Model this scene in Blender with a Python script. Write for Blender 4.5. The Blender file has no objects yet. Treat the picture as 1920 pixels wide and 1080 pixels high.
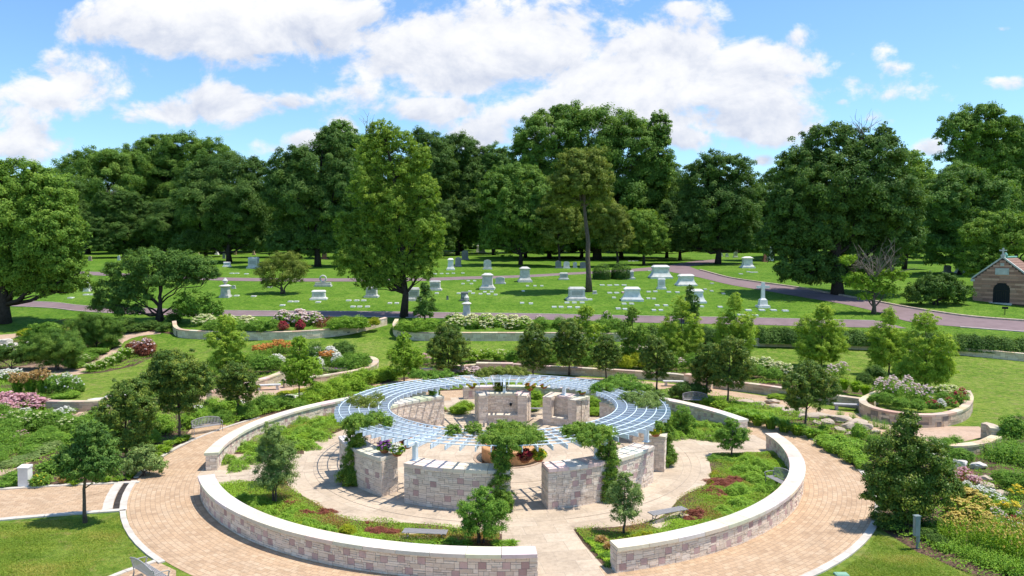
import bpy, bmesh, math, random
import numpy as np
from mathutils import Vector, Matrix

random.seed(7)
SC = bpy.context.scene
COL = SC.collection
R = math.radians

# ------------------------------------------------------------------ camera
F_PX, PITCH, CAMX, CAMY, CAMZ = 1387.0, 0.0572, 0.52, -42.0, 12.0
cam = bpy.data.cameras.new("camera")
cam.sensor_width = 36.0
cam.lens = 36.0 * F_PX / 1920.0
cam.clip_start = 0.5
cam.clip_end = 6000
camo = bpy.data.objects.new("camera", cam)
COL.objects.link(camo)
camo.location = (CAMX, CAMY, CAMZ)
camo.rotation_euler = (math.pi / 2 - PITCH, 0, 0)
SC.camera = camo

# ------------------------------------------------------------------ light
SUN_EL = R(68)
sh = Vector((1.0, 0.03)).normalized()
SUN = Vector((sh.x * math.cos(SUN_EL), sh.y * math.cos(SUN_EL), math.sin(SUN_EL)))
sl = bpy.data.lights.new("sun", "SUN")
sl.energy = 4.6
sl.angle = R(0.53)
sl.color = (1.0, 0.95, 0.87)
so = bpy.data.objects.new("sun", sl)
COL.objects.link(so)
so.rotation_euler = SUN.to_track_quat("Z", "Y").to_euler()
so.location = (60, 6, 150)

SC.view_settings.view_transform = "Standard"
SC.view_settings.look = "None"
SC.view_settings.gamma = 1.0
SC.view_settings.exposure = 0.34
SC.cycles.max_bounces = 6
SC.cycles.diffuse_bounces = 3
SC.cycles.glossy_bounces = 2
SC.cycles.transmission_bounces = 3
SC.cycles.use_denoising = True
SC.cycles.sample_clamp_indirect = 4.0
SC.cycles.use_adaptive_sampling = True
SC.cycles.adaptive_threshold = 0.02


class NT:
    """small node-tree helper"""
    def __init__(self, tree):
        self.t = tree
        tree.nodes.clear()

    def n(self, typ, ins=None, **props):
        nd = self.t.nodes.new(typ)
        for k, v in props.items():
            setattr(nd, k, v)
        for k, v in (ins or {}).items():
            s = nd.inputs[k]
            if isinstance(v, bpy.types.NodeSocket):
                self.t.links.new(v, s)
            else:
                s.default_value = v
        return nd

    def math(self, op, a, b=0.0, c=None, clamp=False):
        nd = self.t.nodes.new("ShaderNodeMath")
        nd.operation = op
        nd.use_clamp = clamp
        for i, v in enumerate((a, b, c)):
            if v is None:
                continue
            if isinstance(v, bpy.types.NodeSocket):
                self.t.links.new(v, nd.inputs[i])
            else:
                nd.inputs[i].default_value = v
        return nd.outputs[0]

    def mix(self, fac, a, b, mode="MIX"):
        nd = self.t.nodes.new("ShaderNodeMix")
        nd.data_type = "RGBA"
        nd.blend_type = mode
        for k, v in ((0, fac), (6, a), (7, b)):
            if isinstance(v, bpy.types.NodeSocket):
                self.t.links.new(v, nd.inputs[k])
            else:
                nd.inputs[k].default_value = v if k == 0 else (tuple(v) + (1,))[:4]
        return nd.outputs[2]

    def ramp(self, fac, stops, interp="LINEAR"):
        nd = self.t.nodes.new("ShaderNodeValToRGB")
        nd.color_ramp.interpolation = interp
        el = nd.color_ramp.elements
        while len(el) < len(stops):
            el.new(0.5)
        for e, (p, c) in zip(el, stops):
            e.position = p
            e.color = (tuple(c) + (1,))[:4] if not isinstance(c, float) else (c, c, c, 1)
        self.t.links.new(fac, nd.inputs[0])
        return nd.outputs[0]

    def noise(self, vec, scale, detail=4, rough=0.55, dist=0.0):
        nd = self.n("ShaderNodeTexNoise", {"Scale": scale, "Detail": detail, "Roughness": rough, "Distortion": dist})
        if vec is not None:
            self.t.links.new(vec, nd.inputs["Vector"])
        return nd.outputs[0]

    def link(self, a, b):
        self.t.links.new(a, b)


# ------------------------------------------------------------------ sky and clouds (world)
def px_dir(px, py):
    u, v = (px - 960) / F_PX, (540 - py) / F_PX
    return Vector((u, math.cos(PITCH) + v * math.sin(PITCH), -math.sin(PITCH) + v * math.cos(PITCH)))


world = bpy.data.worlds.new("World")
SC.world = world
world.use_nodes = True
w = NT(world.node_tree)
sky = w.n("ShaderNodeTexSky", sky_type="NISHITA", sun_disc=False, sun_elevation=SUN_EL,
          sun_rotation=math.atan2(SUN.x, SUN.y), altitude=200, air_density=1.0, dust_density=0.4, ozone_density=2.5)
skyc = w.mix(1.0, sky.outputs[0], (0.86, 1.07, 1.20), "MULTIPLY")
tc = w.n("ShaderNodeTexCoord")
sep = w.n("ShaderNodeSeparateXYZ", {0: tc.outputs["Generated"]})
X, Y, Z = sep.outputs
ya = w.math("MAXIMUM", w.math("ABSOLUTE", Y), 0.02)
A = w.math("DIVIDE", X, ya)          # tangent-plane coordinates of the sky direction
Eh = w.math("DIVIDE", Z, ya)
# far clouds: (azimuth tangent, elevation tangent, half width, half height, weight)
CLOUDS = [(0, 120, 330, 110, 1.15), (130, 130, 130, 90, .9), (70, 170, 75, 45, 1.0), (60, 250, 75, 48, .75), (160, 60, 110, 60, .9),
          (300, 45, 170, 66, 1.1), (480, 40, 170, 70, 1.2), (640, 35, 120, 40, 1.0), (420, 195, 125, 42, 1.1), (330, 205, 110, 34, 1.0), (540, 190, 55, 20, .9),
          (600, 70, 130, 60, .95), (780, 90, 190, 85, 1.1), (1000, 95, 230, 105, 1.15), (1230, 110, 200, 95, 1.15), (1400, 120, 130, 70, 1.05),
          (860, 150, 150, 40, .95), (820, 205, 110, 26, 1.0), (1130, 190, 260, 60, 1.0), (1350, 170, 170, 45, .95), (1400, 225, 130, 60, 1.1),
          (1280, 20, 60, 22, .9), (1490, 75, 50, 36, .66), (570, 262, 55, 20, .95), (645, 235, 30, 24, .8), (900, 245, 70, 40, .95),
          (1290, 260, 90, 30, .9), (1660, 95, 36, 34, .60), (1680, 125, 42, 28, .60), (1600, 150, 34, 20, .56), (1670, 180, 50, 22, .58), (1650, 225, 60, 24, .65),
          (1740, 275, 45, 22, .95), (1440, 300, 60, 18, .7), (1900, 150, 80, 14, .46), (1580, 192, 22, 10, .52), (1880, 55, 40, 10, .55)]
CLOUDS = CLOUDS[1:] + [(30, 200, 120, 90, .62), (200, 130, 120, 110, .66), (960, 215, 220, 60, .7), (1200, 230, 200, 60, .75), (1530, 260, 160, 50, .5), (700, 180, 140, 60, .58), (1650, 180, 110, 80, .45), (80, 280, 130, 50, .6), (1250, 60, 220, 70, .8), (560, 270, 120, 30, .5)]
# domain warp so the outlines billow
vec = w.n("ShaderNodeCombineXYZ", {0: A, 1: w.math("MULTIPLY", Eh, 1.35), 2: 0.3}).outputs[0]


def cloud_field():
    n1 = w.noise(vec, 9.0, 10, 0.60, 0.25)
    n2 = w.noise(vec, 30.0, 5, 0.6, 0.1)
    tot = low = sm = None
    for (cx, cy, rx, ry, wt) in CLOUDS:
        d = px_dir(cx, cy)
        ca, ce = d.x / d.y, d.z / d.y
        ra, re = rx / F_PX, ry / F_PX
        qa = w.math("MULTIPLY_ADD", A, 1 / ra, -ca / ra)
        qe = w.math("MULTIPLY_ADD", Eh, 1 / re, -ce / re)
        q = w.math("MULTIPLY_ADD", qa, qa, w.math("MULTIPLY", qe, qe))
        g = w.math("MULTIPLY", w.math("EXPONENT", w.math("MULTIPLY", q, -0.9)), wt)
        tot = g if tot is None else w.math("MAXIMUM", tot, g)
        sm = g if sm is None else w.math("ADD", sm, g)
        low = w.math("MULTIPLY", g, qe) if low is None else w.math("MULTIPLY_ADD", g, qe, low)
    base = w.math("DIVIDE", low, w.math("ADD", sm, 0.02))
    tot = w.math("MINIMUM", tot, 1.1)
    f = w.math("ADD", w.math("MULTIPLY", tot, 0.95), w.math("MULTIPLY", w.math("SUBTRACT", n1, 0.5), 1.9))
    return w.math("ADD", f, w.math("MULTIPLY", w.math("SUBTRACT", n2, 0.5), 0.55)), n1, base


f0, n1a, base_e = cloud_field()
cov = w.n("ShaderNodeMapRange", {0: f0, 1: 0.37, 2: 0.72}, interpolation_type="SMOOTHSTEP").outputs[0]
front = w.n("ShaderNodeMapRange", {0: Y, 1: 0.02, 2: 0.2}).outputs[0]
cov = w.math("MULTIPLY", w.math("MULTIPLY", cov, front), 0.96)
vsh = w.n("ShaderNodeVectorMath", {0: vec, 1: (0.010, 0.030, 0.0)}, operation="ADD").outputs[0]
n1b = w.noise(vsh, 9.0, 7, 0.60, 0.25)
relief = w.math("ADD", w.math("MULTIPLY", w.math("SUBTRACT", n1a, n1b), 2.6), w.math("MULTIPLY", base_e, 0.42))
lit = w.n("ShaderNodeMapRange", {0: relief, 1: -0.70, 2: 0.62}).outputs[0]
ccol = w.ramp(lit, [(0.0, (0.52, 0.575, 0.72)), (0.30, (0.70, 0.735, 0.83)), (0.6, (0.88, 0.89, 0.93)), (1.0, (1.04, 1.03, 1.02))])
ccol = w.mix(1.0, ccol, (6.05, 6.05, 6.05), "MULTIPLY")
allc = w.mix(cov, skyc, ccol)
bg = w.n("ShaderNodeBackground", {"Color": allc, "Strength": 0.14})
w.link(bg.outputs[0], w.n("ShaderNodeOutputWorld").inputs[0])

# ------------------------------------------------------------------ terrain: height depends on y only
KN = [(-80, 0), (30, 0), (36, .3), (45, 1.2), (52, 2.4), (60, 3.6), (75, 5.2), (95, 6.6), (120, 7.8), (160, 9.2),
      (220, 10.5), (300, 11.2), (600, 11.6), (1600, 11.6)]
_g = np.arange(-80, 1601, 1.0)
_v = np.interp(_g, [k[0] for k in KN], [k[1] for k in KN])
for _ in range(3):
    _v = np.convolve(np.pad(_v, 2, mode="edge"), np.ones(5) / 5, mode="valid")
ROWS = [-80.0, -60.0] + list(np.arange(24.0, 131.0, 1.0)) + list(np.arange(135.0, 305.0, 5.0)) + [350., 420., 600., 1000., 1600.]
ROWZ = np.interp(ROWS, _g, _v)


def zt(y):
    return np.interp(y, ROWS, ROWZ)


def G(px, py, zo=0.0):
    """the point of the terrain (plus zo) seen at a pixel of the 1920x1080 photograph"""
    d = px_dir(px, py)
    t = np.arange(8.0, 900.0, 0.25)
    yy = CAMY + d.y * t
    gap = CAMZ + d.z * t - (zt(yy) + zo)
    i = int(np.argmax(gap < 0))
    if gap[i] >= 0:
        i = len(t) - 1
    a, b = t[i - 1], t[i]
    for _ in range(18):
        m = (a + b) / 2
        if CAMZ + d.z * m - (float(zt(CAMY + d.y * m)) + zo) < 0:
            b = m
        else:
            a = m
    return Vector((CAMX + d.x * a, CAMY + d.y * a, CAMZ + d.z * a))


def P(px, py, z):
    """the point at height z seen at a pixel"""
    d = px_dir(px, py)
    t = (z - CAMZ) / d.z
    return Vector((CAMX + d.x * t, CAMY + d.y * t, z))


def mpp(p):
    """metres per photograph pixel at point p"""
    return ((p.y - CAMY) * math.cos(PITCH) - (p.z - CAMZ) * math.sin(PITCH)) / F_PX


# ------------------------------------------------------------------ materials
def newmat(name):
    m = bpy.data.materials.new(name)
    m.use_nodes = True
    return m, NT(m.node_tree)


def finish(t, col, rough=0.8, bump=None, bstr=0.3, bdist=0.02, spec=0.3, metal=0.0):
    b = t.n("ShaderNodeBsdfPrincipled", {"Roughness": rough, "Specular IOR Level": spec, "Metallic": metal})
    if isinstance(col, bpy.types.NodeSocket):
        t.link(col, b.inputs["Base Color"])
    else:
        b.inputs["Base Color"].default_value = (*col, 1)
    if bump is not None:
        bp = t.n("ShaderNodeBump", {"Strength": bstr, "Distance": bdist, "Height": bump})
        t.link(bp.outputs[0], b.inputs["Normal"])
    o = t.n("ShaderNodeOutputMaterial")
    t.link(b.outputs[0], o.inputs[0])
    return b


def plain(name, col, rough=0.7, var=0.25, scale=6.0, bstr=0.15, spec=0.3, metal=0.0):
    m, t = newmat(name)
    tc = t.n("ShaderNodeTexCoord")
    n = t.noise(tc.outputs["Object"], scale, 5, 0.6)
    n2 = t.noise(tc.outputs["Object"], scale * 9, 3, 0.6)
    a = tuple(c * (1 - var) for c in col)
    b = tuple(min(1, c * (1 + var)) for c in col)
    c = t.ramp(n, [(0.3, a), (0.7, b)])
    finish(t, c, rough, n2, bstr, 0.01, spec, metal)
    return m


def leafmat(name, dark, mid, light, trans=0.34, rough=0.6, gain=2.45):
    m, t = newmat(name)
    if "petals" not in name and "plumes" not in name and "heads" not in name:
        dark, mid, light = [(c[0] * gain * 1.14, c[1] * gain, c[2] * gain * .8) for c in (dark, mid, light)]
    at = t.n("ShaderNodeAttribute", attribute_name="tint")
    c = t.ramp(at.outputs["Fac"], [(0.0, dark), (0.5, mid), (1.0, light)])
    b = t.n("ShaderNodeBsdfPrincipled", {"Base Color": c, "Roughness": rough, "Specular IOR Level": 0.14})
    tr = t.n("ShaderNodeBsdfTranslucent", {"Color": t.mix(1.0, c, (1.25, 1.2, 0.55), "MULTIPLY")})
    mx = t.n("ShaderNodeMixShader", {0: trans, 1: b.outputs[0], 2: tr.outputs[0]})
    t.link(mx.outputs[0], t.n("ShaderNodeOutputMaterial").inputs[0])
    return m


def stone_attr(name, rough=0.85, scale=7.0):
    """stone whose block colours come from the mesh's own per-block colour"""
    m, t = newmat(name)
    at = t.n("ShaderNodeAttribute", attribute_name="col")
    g = t.n("ShaderNodeNewGeometry")
    n = t.noise(g.outputs["Position"], scale, 6, 0.62)
    n2 = t.noise(g.outputs["Position"], scale * 6, 4, 0.65)
    n3 = t.noise(g.outputs["Position"], 0.9, 4, 0.6)
    f = t.math("ADD", t.math("MULTIPLY", n, 0.5), t.math("ADD", t.math("MULTIPLY", n2, 0.3), t.math("MULTIPLY", n3, 0.3)))
    sh = t.ramp(f, [(0.3, (0.70, 0.66, 0.62)), (0.5, (0.95, 0.94, 0.93)), (0.75, (1.12, 1.11, 1.10))])
    c = t.mix(1.0, at.outputs["Color"], sh, "MULTIPLY")
    finish(t, c, rough, t.math("ADD", n, t.math("MULTIPLY", n2, 0.6)), 0.5, 0.025, 0.2)
    return m


MAT = {}
# grass
m, t = newmat("lawn_grass")
g = t.n("ShaderNodeNewGeometry")
pos = g.outputs["Position"]
big = t.noise(pos, 0.09, 4, 0.6)
med = t.noise(pos, 0.55, 5, 0.62)
fine = t.noise(pos, 9.0, 6, 0.75)
blade = t.noise(pos, 42.0, 3, 0.7)
k = t.math("ADD", t.math("MULTIPLY", big, 0.32), t.math("ADD", t.math("MULTIPLY", med, 0.36), t.math("MULTIPLY", fine, 0.32)))
c = t.ramp(k, [(0.36, (0.085, 0.150, 0.016)), (0.44, (0.135, 0.220, 0.024)), (0.53, (0.200, 0.275, 0.040)), (0.64, (0.300, 0.315, 0.090))])
worn = t.noise(pos, 1.3, 5, 0.7)
sy = t.n("ShaderNodeSeparateXYZ", {0: pos})
lush = t.n("ShaderNodeMapRange", {0: sy.outputs[1], 1: 30.0, 2: 52.0}).outputs[0]      # the watered cemetery lawn behind is lusher
c = t.mix(t.math("MULTIPLY", lush, 0.75), c, t.ramp(k, [(0.36, (0.050, 0.135, 0.010)), (0.5, (0.090, 0.205, 0.014)), (0.62, (0.150, 0.255, 0.030))]))
wornf = t.n("ShaderNodeMapRange", {0: worn, 1: 0.52, 2: 0.66, 4: 0.8}).outputs[0]
c = t.mix(t.math("MULTIPLY", wornf, t.math("SUBTRACT", 1.0, t.math("MULTIPLY", lush, 0.85))), c, (0.25, 0.215, 0.085))
dk = t.noise(pos, 2.6, 5, 0.7)
c = t.mix(0.8, c, t.ramp(dk, [(0.38, (0.50, 0.60, 0.48)), (0.5, (0.95, 0.97, 0.95)), (0.62, (1.28, 1.18, 1.1))]), "MULTIPLY")
c = t.mix(0.75, c, t.ramp(blade, [(0.3, (0.42, 0.45, 0.4)), (0.55, (1.0, 1.0, 1.0)), (0.75, (1.5, 1.45, 1.3))]), "MULTIPLY")
finish(t, c, 0.9, t.math("ADD", fine, blade), 0.8, 0.05, 0.1)
MAT["grass"] = m


def paver(name, c1, c2, c3, bw, bh, mortar, msize=0.006, rough=0.85, off=0.5, stain=0.5):
    m, t = newmat(name)
    uv = t.n("ShaderNodeUVMap", uv_map="UVMap")
    br = t.n("ShaderNodeTexBrick", {"Vector": uv.outputs[0], "Color1": (0, 0, 0, 1), "Color2": (1, 1, 1, 1), "Mortar": (0.5, 0.5, 0.5, 1),
                                    "Scale": 1.0, "Mortar Size": msize, "Mortar Smooth": 0.3, "Brick Width": bw, "Row Height": bh, "Bias": 0.0}, offset=off)
    g = t.n("ShaderNodeNewGeometry")
    n = t.noise(g.outputs["Position"], 0.35, 5, 0.6)
    n2 = t.noise(g.outputs["Position"], 5.0, 6, 0.7)
    n3 = t.noise(g.outputs["Position"], 40.0, 3, 0.6)
    v = t.math("ADD", t.math("MULTIPLY", br.outputs[0], 0.42), t.math("MULTIPLY", n, 0.62))
    c = t.ramp(v, [(0.15, c1), (0.5, c2), (0.9, c3)])
    c = t.mix(stain, c, t.ramp(n2, [(0.3, (0.68, 0.66, 0.64)), (0.6, (1.05, 1.05, 1.05))]), "MULTIPLY")
    c = t.mix(0.5, c, t.ramp(n3, [(0.3, (0.8, 0.8, 0.8)), (0.7, (1.12, 1.12, 1.12))]), "MULTIPLY")
    big_ = t.noise(g.outputs["Position"], 0.8, 6, 0.72)
    c = t.mix(0.85, c, t.ramp(big_, [(0.30, (0.70, 0.69, 0.68)), (0.48, (0.96, 0.96, 0.96)), (0.7, (1.08, 1.07, 1.05))]), "MULTIPLY")
    c = t.mix(br.outputs["Fac"], c, mortar)
    h = t.math("SUBTRACT", t.math("MULTIPLY", n3, 0.3), br.outputs["Fac"])
    finish(t, c, rough, h, 0.4, 0.01, 0.2)
    return m


MAT["brick"] = paver("brick_paving", (0.43, 0.285, 0.175), (0.545, 0.375, 0.235), (0.60, 0.445, 0.30), 0.32, 0.21, (0.29, 0.20, 0.135), 0.010)
MAT["path"] = paver("sand_path", (0.47, 0.32, 0.22), (0.53, 0.37, 0.26), (0.58, 0.42, 0.31), 0.2, 0.1, (0.42, 0.30, 0.21), 0.004)
MAT["slab"] = paver("concrete_slabs", (0.46, 0.36, 0.262), (0.555, 0.44, 0.322), (0.625, 0.505, 0.38), 1.35, 0.92, (0.36, 0.29, 0.225), 0.011, 0.8, 0.5, 0.55)
MAT["kerb"] = plain("pale_kerb_stone", (0.56, 0.50, 0.425), 0.85, 0.18, 1.5)
MAT["soil"] = plain("mulch_soil", (0.115, 0.068, 0.045), 0.95, 0.5, 3.0, 0.8)
MAT["road"] = plain("worn_reddish_asphalt", (0.215, 0.150, 0.152), 0.9, 0.14, 0.6, 0.1)
MAT["roadline"] = plain("pale_gutter_concrete", (0.42, 0.34, 0.32), 0.85, 0.2, 1.0)
MAT["stone"] = stone_attr("limestone_blocks")
MAT["coping"] = stone_attr("pale_limestone_coping", 0.8, 2.2)
MAT["mortar"] = plain("mortar", (0.24, 0.20, 0.17), 0.9, 0.2, 6)
MAT["jointline"] = plain("slab_joint_sand", (0.40, 0.325, 0.25), 0.9, 0.2, 4)
MAT["steel"] = plain("pale_blue_painted_steel", (0.64, 0.73, 0.79), 0.5, 0.05, 2.0, 0.02, 0.5)
MAT["bench"] = plain("grey_coated_metal", (0.33, 0.31, 0.30), 0.62, 0.08, 4, 0.03, 0.25)
MAT["benchstone"] = plain("grey_stone_bench", (0.40, 0.385, 0.38), 0.75, 0.15, 3)
MAT["bark"] = plain("grey_brown_bark", (0.115, 0.088, 0.068), 0.95, 0.45, 5, 0.9)
MAT["barkpale"] = plain("pale_bark", (0.27, 0.22, 0.175), 0.95, 0.35, 4, 0.8)
MAT["barkdark"] = plain("dark_bark", (0.045, 0.036, 0.030), 0.95, 0.45, 4, 0.9)
MAT["granite"] = plain("pale_grey_granite", (0.58, 0.555, 0.515), 0.75, 0.2, 2.0, 0.15)
MAT["marble"] = plain("white_marble", (0.76, 0.73, 0.685), 0.7, 0.16, 1.6, 0.2)
MAT["darkstone"] = plain("dark_grey_granite", (0.20, 0.205, 0.21), 0.6, 0.25, 3)
MAT["redstone"] = plain("red_granite", (0.36, 0.15, 0.11), 0.7, 0.25, 4)
MAT["tanstone"] = plain("weathered_tan_stone", (0.42, 0.30, 0.21), 0.85, 0.3, 4)
MAT["rock"] = plain("limestone_rock", (0.45, 0.36, 0.27), 0.9, 0.35, 2.2, 0.7)
MAT["rockwhite"] = plain("white_limestone_rock", (0.58, 0.53, 0.47), 0.9, 0.2, 2.2, 0.6)
MAT["terracotta"] = plain("terracotta_orange_stone", (0.52, 0.27, 0.115), 0.75, 0.28, 3.0, 0.3)
MAT["black"] = plain("black_iron", (0.012, 0.013, 0.016), 0.6, 0.2, 5)
MAT["water"] = plain("dark_water", (0.012, 0.014, 0.014), 0.12, 0.2, 1, 0.1, 0.6)
MAT["basket"] = plain("coir_basket", (0.33, 0.13, 0.06), 0.95, 0.35, 20, 0.8)
MAT["twig"] = plain("dry_twigs", (0.20, 0.165, 0.13), 0.95, 0.3, 6)
MAT["copper"] = plain("green_copper", (0.16, 0.36, 0.29), 0.7, 0.25, 5)
MAT["rooftile"] = plain("brown_red_roof_tile", (0.26, 0.15, 0.11), 0.85, 0.35, 6)
MAT["pink"] = plain("pink_granite_tile", (0.45, 0.27, 0.235), 0.8, 0.2, 12)
MAT["utility"] = plain("grey_green_painted_metal", (0.22, 0.27, 0.27), 0.5, 0.1, 3)
MAT["lid"] = plain("pale_green_plastic", (0.25, 0.42, 0.30), 0.6, 0.1, 3)

L = {}
L["oak"] = leafmat("oak_leaves", (0.026, 0.062, 0.018), (0.046, 0.098, 0.024), (0.085, 0.150, 0.036))
L["oakblue"] = leafmat("deep_green_leaves", (0.020, 0.050, 0.014), (0.037, 0.078, 0.020), (0.070, 0.122, 0.033))
L["maple"] = leafmat("mid_green_leaves", (0.036, 0.080, 0.015), (0.066, 0.128, 0.022), (0.118, 0.185, 0.036))
L["spring"] = leafmat("fresh_green_leaves", (0.050, 0.108, 0.012), (0.090, 0.168, 0.018), (0.155, 0.235, 0.036), 0.36)
L["olive"] = leafmat("olive_bronze_leaves", (0.046, 0.074, 0.017), (0.076, 0.112, 0.025), (0.125, 0.158, 0.043))
L["ash"] = leafmat("light_ash_leaves", (0.042, 0.088, 0.015), (0.078, 0.138, 0.022), (0.140, 0.205, 0.040), 0.4)
L["oakmid"] = leafmat("middle_green_oak_leaves", (0.030, 0.070, 0.016), (0.054, 0.110, 0.022), (0.098, 0.160, 0.036))
L["pear"] = leafmat("glossy_dark_pear_leaves", (0.022, 0.051, 0.011), (0.042, 0.081, 0.017), (0.112, 0.142, 0.025), 0.22, 0.4)
L["birch"] = leafmat("birch_leaves", (0.060, 0.124, 0.018), (0.115, 0.190, 0.026), (0.205, 0.268, 0.052), 0.38)
L["lime"] = leafmat("lime_yellow_leaves", (0.062, 0.100, 0.006), (0.118, 0.158, 0.010), (0.185, 0.205, 0.020), 0.3)
L["shrub"] = leafmat("shrub_leaves", (0.035, 0.085, 0.015), (0.062, 0.135, 0.022), (0.115, 0.195, 0.040))
L["greyshrub"] = leafmat("grey_green_leaves", (0.048, 0.088, 0.030), (0.082, 0.135, 0.048), (0.145, 0.200, 0.082))
L["darkshrub"] = leafmat("dark_shrub_leaves", (0.019, 0.048, 0.012), (0.035, 0.076, 0.018), (0.066, 0.118, 0.030))
L["blade"] = leafmat("grass_blade_leaves", (0.040, 0.100, 0.015), (0.075, 0.160, 0.022), (0.140, 0.225, 0.045))
L["tan"] = leafmat("tan_grass_plumes", (0.30, 0.18, 0.06), (0.46, 0.29, 0.11), (0.60, 0.42, 0.20))
L["maroon"] = leafmat("maroon_leaves", (0.060, 0.022, 0.020), (0.105, 0.040, 0.034), (0.165, 0.075, 0.055))
L["cover"] = leafmat("mixed_ground_cover", (0.170, 0.070, 0.050), (0.085, 0.165, 0.022), (0.150, 0.245, 0.030))
L["covergreen"] = leafmat("green_ground_cover", (0.045, 0.105, 0.016), (0.085, 0.170, 0.024), (0.150, 0.235, 0.042))
L["white"] = leafmat("white_petals", (0.66, 0.64, 0.58), (0.78, 0.76, 0.72), (0.86, 0.85, 0.82), 0.2)
L["cream"] = leafmat("cream_petals", (0.55, 0.56, 0.26), (0.70, 0.69, 0.38), (0.80, 0.79, 0.52), 0.2)
L["pinkf"] = leafmat("pink_petals", (0.50, 0.19, 0.26), (0.66, 0.36, 0.40), (0.78, 0.56, 0.58), 0.2)
L["blush"] = leafmat("blush_petals", (0.60, 0.38, 0.40), (0.74, 0.58, 0.58), (0.84, 0.76, 0.75), 0.2)
L["red"] = leafmat("crimson_petals", (0.22, 0.012, 0.030), (0.38, 0.030, 0.060), (0.55, 0.09, 0.11), 0.2)
L["yellow"] = leafmat("yellow_petals", (0.55, 0.38, 0.02), (0.74, 0.56, 0.03), (0.85, 0.72, 0.10), 0.2)
L["orange"] = leafmat("orange_petals", (0.45, 0.15, 0.03), (0.60, 0.26, 0.06), (0.72, 0.42, 0.14), 0.2)
L["purple"] = leafmat("purple_petals", (0.16, 0.04, 0.22), (0.28, 0.09, 0.34), (0.45, 0.24, 0.48), 0.2)
L["sedum"] = leafmat("sedum_yellow_heads", (0.42, 0.30, 0.05), (0.58, 0.44, 0.10), (0.68, 0.56, 0.18), 0.15)
L["turf"] = leafmat("turf_blades", (0.058, 0.108, 0.015), (0.100, 0.150, 0.024), (0.160, 0.165, 0.046), 0.28)


# ------------------------------------------------------------------ object helpers
def tag(o, label=None, cat=None, group=None, kind=None):
    if label:
        for cut in ((" from the left", ""), (" the ", " "), (" a ", " ")):
            if len(label.replace("-", " ").split()) > 16:
                label = label.replace(*cut)
        o["label"] = label
    if cat:
        o["category"] = cat
    if group:
        o["group"] = group
    if kind:
        o["kind"] = kind
    return o


def thing(name, label, cat, loc=(0, 0, 0), rz=0.0, group=None):
    o = bpy.data.objects.new(name, None)
    o.empty_display_size = 0.3
    COL.objects.link(o)
    o.location = loc
    o.rotation_euler = (0, 0, rz)
    return tag(o, label, cat, group)


def link_mesh(name, me, mat, parent=None, loc=None):
    if mat is not None and not me.materials:
        me.materials.append(mat)
    o = bpy.data.objects.new(name, me)
    COL.objects.link(o)
    if parent is not None:
        o.parent = parent
    if loc is not None:
        o.location = loc
    return o


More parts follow.
